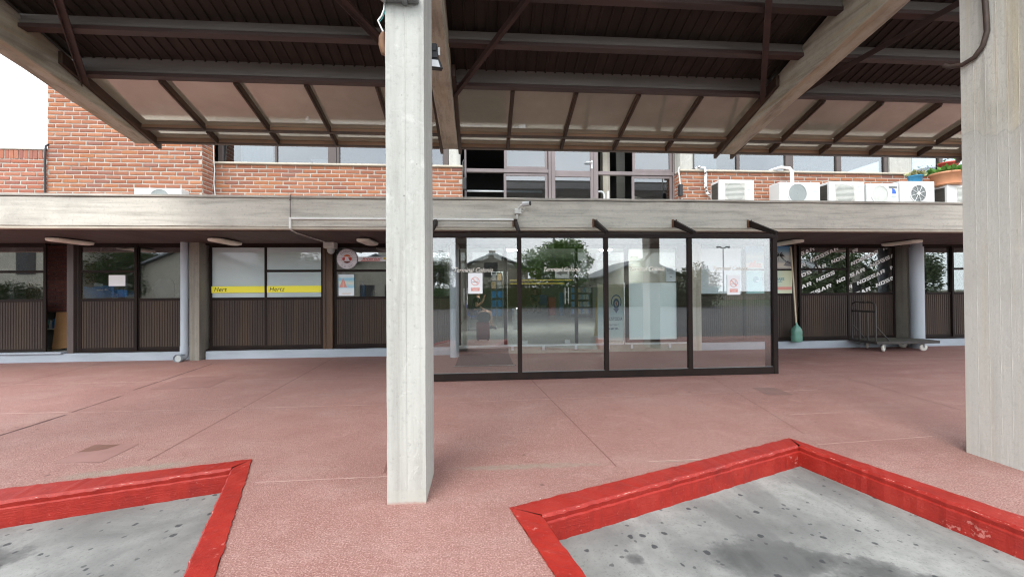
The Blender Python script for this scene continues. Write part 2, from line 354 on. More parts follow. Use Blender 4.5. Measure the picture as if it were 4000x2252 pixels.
def film_glass():
    m, nt, out = nodes('frosted_glass')
    v = coords(nt, (.8, .8, .8))
    col = ramp(nt, noise(nt, v, 1.0, 3), [(.35, (.44, .53, .55)), (.65, (.50, .60, .62))])
    b = bsdf(nt, out, col, .55, .4)
    g = nt.nodes.new('ShaderNodeBsdfGlossy'); g.inputs['Roughness'].default_value = .0
    mx = nt.nodes.new('ShaderNodeMixShader'); mx.inputs[0].default_value = .13
    L(nt, b.outputs[0], mx.inputs[1]); L(nt, g.outputs[0], mx.inputs[2]); L(nt, mx.outputs[0], out.inputs['Surface'])
    M['frosted_glass'] = m
film_glass()
def poly_mat():
    m, nt, out = nodes('polycarbonate')
    v = coords(nt, (1, 1, 1))
    f = noise(nt, coords(nt, (2, 2, 2)), 1.2, 5, .6, .5); s = noise(nt, coords(nt, (26, 3, 3)), 2.2, 4, .75, 1.5)
    col = ramp(nt, f, [(.3, (.33, .30, .255)), (.55, (.42, .385, .325)), (.75, (.50, .465, .39))])
    col = mixc(nt, ramp(nt, s, [(.66, 0.0), (.74, .45)]), col, (.6, .55, .47))
    tr = nt.nodes.new('ShaderNodeBsdfTranslucent'); L(nt, mixc(nt, .6, col, (.66, .59, .49)), tr.inputs['Color'])
    di = nt.nodes.new('ShaderNodeBsdfDiffuse'); L(nt, col, di.inputs['Color'])
    g = nt.nodes.new('ShaderNodeBsdfGlossy'); g.inputs['Roughness'].default_value = .07; g.inputs['Color'].default_value = (.9, .87, .82, 1)
    m1 = nt.nodes.new('ShaderNodeMixShader'); m1.inputs[0].default_value = .68; L(nt, di.outputs[0], m1.inputs[1]); L(nt, tr.outputs[0], m1.inputs[2])
    lw = nt.nodes.new('ShaderNodeLayerWeight'); lw.inputs['Blend'].default_value = .4
    m2 = nt.nodes.new('ShaderNodeMixShader'); L(nt, math_(nt, 'MULTIPLY_ADD', lw.outputs['Fresnel'], .8, .40), m2.inputs[0]); L(nt, m1.outputs[0], m2.inputs[1]); L(nt, g.outputs[0], m2.inputs[2])
    L(nt, m2.outputs[0], out.inputs['Surface'])
    M['polycarbonate'] = m
poly_mat()
def bottle_mat(name, col, fac):
    m, nt, out = nodes(name)
    t = nt.nodes.new('ShaderNodeBsdfTransparent'); t.inputs['Color'].default_value = (*col, 1)
    b = nt.nodes.new('ShaderNodeBsdfPrincipled'); b.inputs['Base Color'].default_value = (*col, 1); b.inputs['Roughness'].default_value = .2
    mx = nt.nodes.new('ShaderNodeMixShader'); mx.inputs[0].default_value = fac
    L(nt, t.outputs[0], mx.inputs[1]); L(nt, b.outputs[0], mx.inputs[2]); L(nt, mx.outputs[0], out.inputs['Surface'])
    M[name] = m
bottle_mat('bottle_green', (.25, .52, .42), .6)
bottle_mat('jug_blue', (.04, .22, .48), .7)
def emit(name, col, s):
    m, nt, out = nodes(name)
    e = nt.nodes.new('ShaderNodeEmission'); e.inputs[0].default_value = (*col, 1); e.inputs[1].default_value = s
    L(nt, e.outputs[0], out.inputs['Surface']); M[name] = m
emit('lamp_glow', (1, .98, .95), 100)
def print_mat(name, axis, stops, nz=.15, ns=3.0):
    """printed picture: a colour run along one object axis with painterly blotches"""
    m, nt, out = nodes(name)
    tc = nt.nodes.new('ShaderNodeTexCoord'); sp = nt.nodes.new('ShaderNodeSeparateXYZ'); L(nt, tc.outputs['Generated'], sp.inputs[0])
    n = noise(nt, coords(nt, (ns, ns, ns*1.6)), 2.0, 4, .6)
    f = math_(nt, 'ADD', sp.outputs[axis], math_(nt, 'MULTIPLY_ADD', n, nz*2, -nz))
    bsdf(nt, out, ramp(nt, f, stops), .5, .4)
    M[name] = m
print_mat('print_sunset', 2, [(0, (.62, .62, .56)), (.22, (.70, .66, .55)), (.3, (.45, .50, .50)), (.55, (.62, .66, .60)), (.8, (.22, .42, .56)), (1, (.06, .22, .46))], .06)
print_mat('print_travel', 0, [(0, (.20, .50, .54)), (.3, (.30, .58, .60)), (.55, (.48, .68, .62)), (.8, (.64, .70, .50)), (1, (.68, .72, .50))], .12)
print_mat('print_pier', 2, [(0, (.74, .80, .84)), (.33, (.72, .80, .82)), (.40, (.30, .60, .74)), (.62, (.62, .70, .62)), (.78, (.22, .56, .72)), (.9, (.70, .76, .78)), (1, (.66, .78, .84))], .05)
print_mat('print_pale', 2, [(0, (.52, .64, .68)), (.2, (.66, .76, .80)), (.6, (.74, .82, .86)), (1, (.78, .84, .88))], .10)
print_mat('print_mags', 0, [(0, (.05, .16, .45)), (.2, (.10, .36, .60)), (.4, (.55, .30, .08)), (.6, (.06, .25, .5)), (.8, (.5, .46, .36)), (1, (.08, .2, .4))], .45, 9)
print_mat('print_custody', 2, [(0, (.50, .58, .56)), (.35, (.42, .52, .52)), (.5, (.22, .34, .36)), (.75, (.26, .27, .20)), (1, (.24, .24, .16))], .04)
# ------------------------------------------------------------------ mesh builder
class MB:
    def __init__(s): s.v = []; s.f = []; s.mi = []; s.m = 0; s.sm = []
    def mat(s, i): s.m = i; return s
    def add(s, vs, fs, smooth=False):
        o = len(s.v); s.v += [tuple(v) for v in vs]
        for f in fs: s.f.append([o+i for i in f]); s.mi.append(s.m); s.sm.append(smooth)
        return s
    def box(s, x0, x1, y0, y1, z0, z1):
        vs = [(x, y, z) for z in (z0, z1) for y in (y0, y1) for x in (x0, x1)]
        return s.add(vs, [(0, 2, 3, 1), (4, 5, 7, 6), (0, 1, 5, 4), (2, 6, 7, 3), (0, 4, 6, 2), (1, 3, 7, 5)])
    def hexa(s, pts):   # 4 bottom ccw, 4 top ccw
        return s.add(pts, [(3, 2, 1, 0), (4, 5, 6, 7), (0, 1, 5, 4), (1, 2, 6, 5), (2, 3, 7, 6), (3, 0, 4, 7)])
    def prism_x(s, poly, x0, x1):   # poly of (y,z)
        n = len(poly)
        vs = [(x0, y, z) for y, z in poly]+[(x1, y, z) for y, z in poly]
        return s.add(vs, [list(range(n))[::-1], list(range(n, 2*n))]+[(i, (i+1) % n, n+(i+1) % n, n+i) for i in range(n)])
    def prism_y(s, poly, y0, y1):   # poly of (x,z)
        n = len(poly)
        vs = [(x, y0, z) for x, z in poly]+[(x, y1, z) for x, z in poly]
        return s.add(vs, [list(range(n)), list(range(n, 2*n))[::-1]]+[(i, n+i, n+(i+1) % n, (i+1) % n) for i in range(n)])
    def tube(s, pts, r, n=8, smooth=True, caps=True):
        pts = [Vector(p) for p in pts]; rs = r if isinstance(r, (list, tuple)) else [r]*len(pts)
        o = len(s.v); t0 = (pts[1]-pts[0]).normalized()
        u = t0.orthogonal().normalized()
        rings = []
        for i, p in enumerate(pts):
            t = (pts[min(i+1, len(pts)-1)]-pts[max(i-1, 0)]).normalized()
            u = (u-t*u.dot(t)).normalized(); w = t.cross(u)
            rings.append([p+(u*math.cos(a)+w*math.sin(a))*rs[i] for a in (2*math.pi*k/n for k in range(n))])
        vs = [v for rg in rings for v in rg]; fs = []
        for i in range(len(pts)-1):
            for k in range(n): fs.append((i*n+k, i*n+(k+1) % n, (i+1)*n+(k+1) % n, (i+1)*n+k))
        s.add(vs, fs, smooth)
        if caps: s.add(rings[0], [list(range(n))[::-1]]); s.add(rings[-1], [list(range(n))])
        return s
    def lathe(s, prof, c, n=20, axis='z', smooth=True, caps=True):   # prof of (r, h)
        c = Vector(c); vs = []; fs = []
        for r, h in prof:
            for k in range(n):
                a = 2*math.pi*k/n; p = (r*math.cos(a), r*math.sin(a), h)
                if axis == 'y': p = (p[0], p[2], p[1])
                vs.append(c+Vector(p))
        for i in range(len(prof)-1):
            for k in range(n): fs.append((i*n+k, i*n+(k+1) % n, (i+1)*n+(k+1) % n, (i+1)*n+k))
        s.add(vs, fs, smooth)
        if caps: s.add(vs[:n], [list(range(n))[::-1]]); s.add(vs[-n:], [list(range(n))])
        return s
    def disc(s, c, r, n=40, r0=0, a0=0, a1=2*math.pi, sz=1.0):   # faces -y
        cx, cy, cz = c; full = abs(a1-a0-2*math.pi) < 1e-6
        m = n if full else n+1
        an = [a0+(a1-a0)*k/n for k in range(m)]
        if r0 <= 0:
            s.add([(cx+r*math.cos(a), cy, cz+sz*r*math.sin(a)) for a in an], [list(range(m))])
        else:
            vs = [(cx+q*math.cos(a), cy, cz+sz*q*math.sin(a)) for q in (r0, r) for a in an]
            s.add(vs, [(k, (k+1) % m, m+(k+1) % m, m+k) for k in range(n)])
        return s
    def poly(s, pts, y): return s.add([(x, y, z) for x, z in pts], [list(range(len(pts)))])
    def rect(s, x0, x1, z0, z1, y): return s.poly([(x0, z0), (x1, z0), (x1, z1), (x0, z1)], y)
    def build(s, name, mats, parent=None, origin=None, bevel=0, seg=1, recalc=True, **props):
        vs = [Vector(v) for v in s.v]
        if parent is not None: org = ORG[parent]
        elif origin is not None: org = Vector(origin)
        else:
            lo = [min(v[i] for v in vs) for i in range(3)]; hi = [max(v[i] for v in vs) for i in range(3)]
            org = Vector(((lo[0]+hi[0])/2, (lo[1]+hi[1])/2, lo[2]))
        me = bpy.data.meshes.new(name)
        me.from_pydata([v-org for v in vs], [], s.f)
        if isinstance(mats, str): mats = [mats]
        for k in mats: me.materials.append(M[k])
        me.polygons.foreach_set('material_index', s.mi); me.polygons.foreach_set('use_smooth', s.sm)
        if recalc:
            bm = bmesh.new(); bm.from_mesh(me); bmesh.ops.recalc_face_normals(bm, faces=bm.faces); bm.to_mesh(me); bm.free()
        o = bpy.data.objects.new(name, me); COL.objects.link(o)
        if parent is not None: o.parent = parent; ORG[o] = org
        else: o.location = org; ORG[o] = org
        if bevel:
            b = o.modifiers.new('edge', 'BEVEL'); b.width = bevel; b.segments = seg; b.limit_method = 'ANGLE'; b.angle_limit = math.radians(40)
        for k, v in props.items(): o[k] = v
        return o
def thing(name, label, cat, loc, group=None):
    o = bpy.data.objects.new(name, None); COL.objects.link(o); o.location = loc; o.empty_display_size = .1
    ORG[o] = Vector(loc); o['label'] = label; o['category'] = cat
    if group: o['group'] = group
    return o
def tag(o, label, cat, group=None):
    o['label'] = label; o['category'] = cat
    if group: o['group'] = group
    return o
def copy_tree(o, parent=None):
    c = o.copy(); COL.objects.link(c)
    if parent is not None: c.parent = parent
    for ch in list(o.children): copy_tree(ch, c)
    return c
_DG = None
def glyphs(body, size, bold=0.0, shear=0.0, xs=1.0, spacing=1.0, align='CENTER'):
    """2-D outline of a text as (verts, faces), baseline at 0"""
    cu = bpy.data.curves.new('lettering', 'FONT'); cu.body = body; cu.size = size; cu.offset = bold; cu.shear = shear
    cu.space_character = spacing; cu.align_x = align; cu.resolution_u = 3
    ob = bpy.data.objects.new('lettering', cu); COL.objects.link(ob)
    dg = bpy.context.evaluated_depsgraph_get(); dg.update()
    me = bpy.data.meshes.new_from_object(ob.evaluated_get(dg))
    vs = [(v.co.x*xs, v.co.y) for v in me.vertices]; fs = [list(p.vertices) for p in me.polygons]
    bpy.data.objects.remove(ob); bpy.data.meshes.remove(me); bpy.data.curves.remove(cu)
    return vs, fs
def put_text(mb, body, x, z, y, size, rot=0.0, **kw):
    vs, fs = glyphs(body, size, **kw); c, s = math.cos(rot), math.sin(rot)
    mb.add([(x+a*c-b*s, y, z+a*s+b*c) for a, b in vs], fs)
def arc_text(mb, body, cx, cz, y, r, size, a_mid, span, inward=False, bold=.0):
    n = len(body)
    for i, ch in enumerate(body):
        t = (i+.5)/n-.5
        a = a_mid-t*span if not inward else a_mid+t*span
        rot = a-math.pi/2 if not inward else a+math.pi/2
        put_text(mb, ch, cx+r*math.cos(a), cz+r*math.sin(a), y, size, rot, bold=bold)
def clip(mb, x0, x1, z0, z1):
    me = bpy.data.meshes.new('t'); me.from_pydata(mb.v, [], mb.f); bm = bmesh.new(); bm.from_mesh(me)
    for co, no in (((x0, 0, 0), (-1, 0, 0)), ((x1, 0, 0), (1, 0, 0)), ((0, 0, z0), (0, 0, -1)), ((0, 0, z1), (0, 0, 1))):
        g = bm.verts[:]+bm.edges[:]+bm.faces[:]
        bmesh.ops.bisect_plane(bm, geom=g, plane_co=co, plane_no=no, clear_outer=True, dist=1e-5)
    bm.verts.index_update(); out = MB()
    out.add([v.co[:] for v in bm.verts], [[v.index for v in f.verts] for f in bm.faces])
    bm.free(); bpy.data.meshes.remove(me); return out

# ------------------------------------------------------------------ camera, light
YAW, PITCH, ROLL, F = 0.0731548, 0.0077369, -0.0071304, 1580.0356
cy_, sy_, cp_, sp_, cr_, sr_ = math.cos(YAW), math.sin(YAW), math.cos(PITCH), math.sin(PITCH), math.cos(ROLL), math.sin(ROLL)
fw = Vector((sy_*cp_, cy_*cp_, sp_)); rt = Vector((cy_, -sy_, 0)); up = rt.cross(fw)
r2 = rt*cr_+up*sr_; u2 = up*cr_-rt*sr_
cam = bpy.data.cameras.new('camera'); co = bpy.data.objects.new('camera', cam); COL.objects.link(co)
cam.sensor_width = 36; cam.lens = 36*F/4000; cam.clip_start = .05; cam.clip_end = 3000
mw = Matrix((r2, u2, -fw)).transposed().to_4x4(); mw.translation = (0, 0, 1.35); co.matrix_world = mw
scene.camera = co
SUN_EL, SUN_AZ = math.radians(52), math.radians(205)    # azimuth measured clockwise from +Y
w = bpy.data.worlds.new('World'); scene.world = w; w.use_nodes = True
nt = w.node_tree; bg = nt.nodes['Background']
sky = nt.nodes.new('ShaderNodeTexSky'); sky.sky_type = 'NISHITA'; sky.sun_disc = False
sky.sun_elevation = SUN_EL; sky.sun_rotation = SUN_AZ; sky.dust_density = 3.0; sky.air_density = 1.2
tc = nt.nodes.new('ShaderNodeTexCoord')
cl = nt.nodes.new('ShaderNodeTexNoise'); cl.inputs['Scale'].default_value = 2.6; cl.inputs['Detail'].default_value = 6
mpv = nt.nodes.new('ShaderNodeMapping'); mpv.inputs['Scale'].default_value = (1, 1, 2.4)
nt.links.new(tc.outputs['Generated'], mpv.inputs['Vector']); nt.links.new(mpv.outputs[0], cl.inputs['Vector'])
cr = nt.nodes.new('ShaderNodeValToRGB'); nt.links.new(cl.outputs['Fac'], cr.inputs['Fac'])
cr.color_ramp.elements[0].position = .3; cr.color_ramp.elements[0].color = (9.0, 9.9, 11.0, 1)
cr.color_ramp.elements[1].position = .7; cr.color_ramp.elements[1].color = (13.2, 13.6, 14.0, 1)
mxw = nt.nodes.new('ShaderNodeMix'); mxw.data_type = 'RGBA'; mxw.inputs[0].default_value = .82
nt.links.new(sky.outputs[0], mxw.inputs[6]); nt.links.new(cr.outputs[0], mxw.inputs[7])
nt.links.new(mxw.outputs[2], bg.inputs['Color']); bg.inputs['Strength'].default_value = .15
sl = bpy.data.lights.new('sun', 'SUN'); sl.energy = 1.2; sl.angle = math.radians(30); sl.color = (1, .97, .92)
so = bpy.data.objects.new('sun', sl); COL.objects.link(so)
sd = Vector((math.sin(SUN_AZ)*math.cos(SUN_EL), math.cos(SUN_AZ)*math.cos(SUN_EL), math.sin(SUN_EL)))
so.rotation_euler = sd.to_track_quat('Z', 'Y').to_euler(); so.location = (-6, -12, 20)
scene.view_settings.view_transform = 'Standard'; scene.view_settings.look = 'None'
scene.view_settings.exposure = .95; scene.view_settings.gamma = 1
scene.cycles.max_bounces = 10; scene.cycles.transparent_max_bounces = 16; scene.cycles.diffuse_bounces = 5
scene.cycles.glossy_bounces = 5; scene.cycles.use_denoising = True; scene.cycles.denoising_prefilter = 'ACCURATE'; scene.cycles.filter_width = 1.15
scene.cycles.sample_clamp_indirect = 6

# ------------------------------------------------------------------ ground
def plane_poly(name, pts, z, mat, **kw):
    vs = [Vector((x, y, z)) for x, y in pts]; fs = []
    for t in tessellate_polygon([vs]):
        n = (vs[t[1]]-vs[t[0]]).cross(vs[t[2]]-vs[t[0]]).z
        if abs(n) > 1e-9: fs.append(tuple(t) if n > 0 else tuple(t)[::-1])
    me = bpy.data.meshes.new(name); me.from_pydata(vs, [], fs); me.materials.append(M[mat])
    o = bpy.data.objects.new(name, me); COL.objects.link(o); o['kind'] = 'structure'
    for k, v in kw.items(): o[k] = v
    return o
KV, KM0, KM1 = (-1.873, 3.441), (-1.281, 2.039), (-.842, 1.0)
KB, KB1, KA, KC = (.160, 2.523), (.595, 1.0), (2.762, 3.480), (3.516, 1.0)
plane_poly('road', [(-400, -400), (400, -400), (400, 400), (-400, 400)], -.166, 'asphalt')
plane_poly('bay_pavement', [(-40, .9), (40, .9), (40, 3.6), (-40, 3.6)], -.16, 'bay_concrete')
plane_poly('lawn', [(-200, -200), (200, -200), (200, -27), (-200, -21)], -.15, 'grass_green')
plane_poly('sidewalk', [(-40, 9.2), (-40, 1.0), (-4.05, 1.0), (-4.6, 2.75), KV, KM1, KB1, KB, KA, KC, (40, 1.0), (40, 9.2)], 0, 'red_floor_paint')
def kerb(outer, inner, label):
    """painted kerb stones along a bent line: top, lip and battered inner face, cut fine so that the edges wander"""
    mb = MB()
    for i in range(len(outer)-1):
        a, b, c, d = (Vector(p) for p in (outer[i], outer[i+1], inner[i+1], inner[i]))
        n = max(2, int((b-a).length/.04))
        o0 = len(mb.v); rows = []
        e = ((a+b)/2-(c+d)/2).normalized()
        for k in range(n+1):
            t = k/n; p = a.lerp(b, t); q = d.lerp(c, t); j = 0 if k in (0, n) else 1
            q = q+e*R(-.004, .004)*j; p = p+e*R(-.005, .005)*j; zt = .009+R(-.002, .002)*j
            rows.append([(p.x, p.y, -.004), (p.x, p.y, zt), (q.x+e.x*.014, q.y+e.y*.014, zt+.001), (q.x, q.y, zt-.013-R(0, .006)*j), (q.x+e.x*.004, q.y+e.y*.004, -.035),
                         (q.x-e.x*.006, q.y-e.y*.006, -.043), (q.x-e.x*.012, q.y-e.y*.012, -.155+R(-.004, .004)*j), (q.x-e.x*.012, q.y-e.y*.012, -.18)])
        vs = [v for r in rows for v in r]; m = 8
        mb.add(vs, [(k*m+h, (k+1)*m+h, (k+1)*m+h+1, k*m+h+1) for k in range(n) for h in range(m-1)], False)
    o = mb.build('kerb', 'red_kerb_paint', origin=(outer[1][0], outer[1][1], 0), kind='structure', label=label)
    return o
kerb([(-4.6, 2.75), KV, KM1], [(-4.4, 2.47), (-1.936, 3.27), (-1.013, 1.0)], 'worn red painted kerb with flaking edge round the left bay')
kerb([KB1, KB, KA, KC], [(.717, 1.0), (.353, 2.412), (2.709, 3.302), (3.238, 1.0)], 'bright red painted kerb round the larger right bay')
def strips(name, segs, mat, z=.0014, w=.02):
    mb = MB()
    for (x0, y0, x1, y1, ww) in segs:
        d = Vector((x1-x0, y1-y0)); n = Vector((-d.y, d.x)).normalized()*ww/2
        k = max(2, int(d.length/.12)); pts = []
        for i in range(k+1):
            t = i/k; j = R(-.15, .15)*ww; p = Vector((x0, y0))+d*t+n*j
            pts.append((p+n*R(.75, 1.15), p-n*R(.75, 1.15)))
        vs = [(q.x, q.y, z) for pr in pts for q in pr]
        mb.add(vs, [(2*i, 2*i+1, 2*i+3, 2*i+2) for i in range(k)])
    return mb.build(name, mat, kind='structure')
strips('pavement_joint', [(-4.60, 3.60, -4.69, 4.92, .034), (-4.72, 5.02, -4.80, 5.75, .022), (-4.92, 6.1, -5.2, 8.2, .022)], 'joint_dark')
strips('pavement_joint', [(-2.72, 3.50, -3.10, 8.7, .014), (1.02, 3.06, .74, 6.15, .012), (-.74, 3.1, -.80, 3.7, .02), (-6.9, 5.7, -7.5, 8.7, .014), (3.0, 3.6, 3.55, 6.1, .007), (5.2, 3.4, 5.9, 8.7, .008)], 'joint_mid')
strips('pavement_joint', [(-9, 6.66, -4.55, 6.64, .020), (-4.5, 6.64, -1.3, 6.62, .012), (-9, 5.06, -4.76, 5.03, .024), (-4.6, 5.0, -1.2, 4.99, .012), (-1.63, 3.03, -.62, 3.04, .016),
                          (-.3, 5.0, 3.5, 5.12, .010), (4.0, 5.12, 4.5, 5.15, .018), (4.6, 7.2, 8.5, 7.25, .010), (1.3, 3.12, 2.1, 3.14, .014), (2.9, 3.33, 4.1, 3.42, .012), (3.3, 4.15, 3.9, 4.17, .014)], 'joint_light', z=.0018)
plane_poly('pavement_patch', [(-3.441, 3.522), (-3.481, 3.916), (-3.101, 3.912), (-3.066, 3.503)], .0022, 'patch_pink', label='smooth pink cover plate in the red paving by the left kerb')
plane_poly('pavement_patch', [(-3.47, 3.74), (-3.478, 3.905), (-3.26, 3.90), (-3.29, 3.79), (-3.38, 3.75)], .0036, 'patch_wet', label='brown damp stain on the cover plate')
plane_poly('pavement_patch', [(-4.72, 6.12), (-4.86, 6.95), (-4.05, 6.97), (-3.95, 6.15)], .0022, 'patch_pink', label='smooth pink patch in the paving farther from the left kerb')
plane_poly('pavement_patch', [(3.711, 5.346), (4.001, 5.316), (3.981, 4.92), (3.642, 4.954)], .0022, 'patch_brown', label='brown steel cover plate in front of the glass screen')

# ------------------------------------------------------------------ brickwork
def bricks(name, parent, x0, x1, z0, z1, y, mats, course=.077, length=.272, joint=.020, soldier=False, ret=None, label=None):
    """wall face at plane y looking to -Y; ret=(x, y2, side) adds a return wall along Y at x"""
    mb = MB()
    def brick(P, u0, u1, v0, v1):
        d = R(.006, .011); c = R(.006, .010); j = lambda: R(-.003, .003)
        ring = [(u0+j(), v0+j()), (u1+j(), v0+j()), (u1+j(), v1+j()), (u0+j(), v1+j())]
        mid = [((u0+u1)/2+R(-.05, .05), v0+R(-.003, .003)), ((u0+u1)/2+R(-.05, .05), v1+R(-.003, .003))]
        out = [ring[0], mid[0], ring[1], ring[2], mid[1], ring[3]]
        cu, cv = (u0+u1)/2, (v0+v1)/2
        ins = [(a+(c if a < cu-.04 else -c if a > cu+.04 else 0), b+(c if b < cv else -c)) for a, b in out]
        vs = [P(a, b, 0) for a, b in out]+[P(a, b, d*.6) for a, b in out]+[P(a, b, d+R(-.002, .002)) for a, b in ins]
        fs = [(12, 13, 14, 15, 16, 17)]
        for k in range(6):
            q = (k+1) % 6; fs += [(k, q, 6+q, 6+k), (6+k, 6+q, 12+q, 12+k)]
        mb.mat(0).add(vs, fs)
    def face(P, u0, u1, v0, v1):
        nz = int((v1-v0)/course+.5); top = v1
        if soldier:
            u = u0+.006
            while u+.05 < u1: brick(P, u, u+.062, v1-.165, v1-.006); u += .079
            top = v1-.172
        r = 0; z = top-course+joint/2
        while z+course-joint > v0+.02:
            off = (0 if r % 2 else .5*length)+R(-.03, .03); u = u0-off
            while u < u1:
                a, b = max(u0+.002, u+joint/2), min(u1-.002, u+length-joint/2+R(-.006, .006))
                if b-a > .05: brick(P, a, b, max(v0, z), z+course-joint+R(-.003, .002))
                u += length
            z -= course; r += 1
    face(lambda u, v, d: (u, y-d, v), x0, x1, z0, z1)
    mb.mat(1).box(x0, x1, y, y+.12, z0, z1)
    if ret:
        rx, y2, side = ret
        face(lambda u, v, d: (rx+side*d, u, v), y+.0, y2, z0, z1)
        mb.mat(1).box(min(rx, rx-side*.1), max(rx, rx-side*.1), y+.12, y2, z0, z1)
    o = mb.build(name, mats, parent, recalc=False)
    bm = bmesh.new(); bm.from_mesh(o.data); bmesh.ops.recalc_face_normals(bm, faces=bm.faces); bm.to_mesh(o.data); bm.free()
    if label: o['label'] = label
    return o

# ------------------------------------------------------------------ terminal building
bld = thing('terminal_building', 'two storey bus terminal of brick and board marked concrete with dark sliding shop windows', 'building', (2, 8.86, 0))
YW = 8.86
mb = MB()
def wavy_box_x(mb, x0, x1, y0, y1, z0, z1, step=.5, amp=.004):
    n = int((x1-x0)/step)
    prof = lambda x: [(x, y0+R(-amp, amp), z0+R(-amp, amp)), (x, y1, z0), (x, y1, z1), (x, y0+R(-amp, amp), z1+R(-amp, amp))]
    rows = [prof(x0+(x1-x0)*k/n) for k in range(n+1)]
    vs = [v for r in rows for v in r]
    mb.add(vs, [(k*4+h, (k+1)*4+h, (k+1)*4+(h+1) % 4, k*4+(h+1) % 4) for k in range(n) for h in range(4)]+[(0, 1, 2, 3), tuple(n*4+h for h in (3, 2, 1, 0))])
wavy_box_x(mb, -13, 14, 6.905, 7.3, 2.447, 2.905)
mb.build('fascia', 'concrete_fascia', bld, bevel=.006)
mb = MB(); wavy_box_x(mb, -13, 14, 6.885, 7.3, 2.917, 2.955); wavy_box_x(mb, -13, 14, 6.925, 7.3, 2.905, 2.917, amp=.001)
mb.build('fascia_coping', 'concrete_cap', bld, bevel=.006)
mb = MB(); mb.box(-13, 14, 6.915, 7.05, 2.402, 2.4435); mb.build('drip_strip', 'sill_stone', bld, bevel=.006)
mb = MB()
mb.box(-13, 14, 7.05, 9.02, 2.405, 2.42)
for k in range(16):
    y = 7.1+k*.118; mb.box(-13, 14, y, y+.10, 2.396, 2.405)
mb.build('soffit', 'soffit_brown', bld)
mb = MB(); mb.box(-13, 14, 7.3, 8.95, 2.80, 2.935); mb.build('terrace_floor', 'concrete_cap', bld)
# plinths
for x0, x1, y0, lab in ((-13, -5.965, 8.78, 0), (-5.70, -.64, 8.78, 0), (4.905, 9.82, 8.78, 0), (10.09, 14, 8.78, 0)):
    mb = MB(); n = int((x1-x0)/.4)+1
    wavy_box_x(mb, x0, x1, y0, 9.05, -.02, .165, .3, .006)
    mb.build('plinth', 'plinth_blue', bld, bevel=.008)
mb = MB(); mb.box(-9.8, -8.42, 8.74, 8.90, .166, .20); mb.build('door_step', 'plinth_blue', bld, bevel=.006)
mb = MB(); wavy_box_x(mb, .57, 4.66, 8.80, 9.0, -.02, .155, .3, .005); mb.build('hall_plinth', 'concrete_plinth', bld, bevel=.008)
mb = MB(); mb.box(-.40, 4.66, 8.77, 8.82, .158, .188)
for x in (.62, 1.3, 2.02, 2.75, 3.28, 4.15): mb.box(x, x+.05, 8.765, 8.799, .07, .157)
mb.build('sliding_track', 'rail_white', bld)
# concrete pillars of the front
for x0, x1, y0 in ((-5.935, -5.738, 8.66), (9.835, 10.075, 8.70), (4.668, 4.89, 8.72)):
    mb = MB(); mb.box(x0, x1, y0, 9.1, -.02, 2.404); mb.build('pillar', 'concrete_dark' if x0 < 4 or x0 > 9 else 'concrete_rough', bld, bevel=.012, seg=2)

def ribbed(x0, x1, z0, z1, y, pitch=.049):
    mb = MB(); n = int((x1-x0)/pitch); xs = []
    for k in range(n):
        a = x0+(x1-x0)*k/n; p = (x1-x0)/n
        for t, d in ((0, 0), (.12, .011), (.62, .011), (.74, 0)): xs.append((a+t*p, y-d))
    xs.append((x1, y))
    # each rib its own island so that slats weather differently
    for k in range(n):
        seg = xs[4*k:4*k+5]
        vs = [(x, yy, z) for x, yy in seg for z in (z0, z1)]
        mb.add(vs, [(2*i, 2*i+2, 2*i+3, 2*i+1) for i in range(4)])
    return mb
def window(name, x0, x1, leaves, z0=.20, zr=1.24, z1=2.36, top=2.402, frame='bronze_frame', y=YW):
    """sliding shop window: frame mesh as the part, its panes and ribbed lower panels as sub-parts.
    leaves: (xa, xb, transom, pane material, depth offset)"""
    mb = MB(); t = .05
    mb.box(x0, x1, y-.02, y+.09, z1+.001, top)                      # header
    mb.box(x0, x1, y-.015, y+.09, z0-.036, z0-.001)                 # track
    panes = []
    for (a, b, tr, pm, dy) in leaves:
        yy = y+dy
        mb.box(a, a+t, yy, yy+.035, z0, z1); mb.box(b-t, b, yy, yy+.035, z0, z1)
        mb.box(a+t, b-t, yy+.002, yy+.033, z1-.045, z1); mb.box(a+t, b-t, yy+.002, yy+.033, z0, z0+.06)
        mb.box(a+t, b-t, yy-.003, yy+.033, zr-.028, zr+.028)
        if tr: mb.box(a+t, b-t, yy+.002, yy+.033, 1.795, 1.845)
        panes.append((a+t, b-t, yy, pm, tr))
    w_ = mb.build(name, frame, bld, bevel=.003)
    for a, b, yy, pm, tr in panes:
        for p0, p1 in (((zr+.028, 1.795), (1.845, z1-.045)) if tr else ((zr+.028, z1-.045),)):
            q = MB(); q.box(a, b, yy+.014, yy+.020, p0, p1); q.build('pane', pm, w_)
        ribbed(a, b, z0+.06, zr-.028, yy+.018).build('panel', 'brown_ribbed_panel', w_, recalc=False)
    return w_
window('shop_window', -12.2, -8.815, [(-12.15, -10.4, False, 'shop_glass', .035), (-10.42, -8.82, True, 'shop_glass', 0)])
window('shop_window', -8.225, -5.95, [(-8.2, -7.09, True, 'shop_glass', 0), (-7.125, -5.955, False, 'shop_glass', .035)])
window('shop_window', -5.735, -3.362, [(-5.69, -4.515, False, 'frosted_glass', .035), (-4.57, -3.366, True, 'frosted_glass', 0)])
window('shop_window', -3.158, -.66, [(-3.15, -1.9, True, 'shop_glass', 0), (-1.95, -.665, False, 'shop_glass', .035)])
window('shop_window', 4.892, 7.20, [(4.90, 6.03, False, 'door_glass', .035), (5.985, 7.195, True, 'door_glass', 0)])
w_noss = window('shop_window', 7.262, 9.832, [(7.33, 8.565, True, 'shop_glass', 0), (8.50, 9.76, False, 'shop_glass', .035)])
window('shop_window', 10.31, 13.2, [(10.32, 11.24, False, 'door_glass', .035), (11.19, 13.1, True, 'door_glass', 0)])
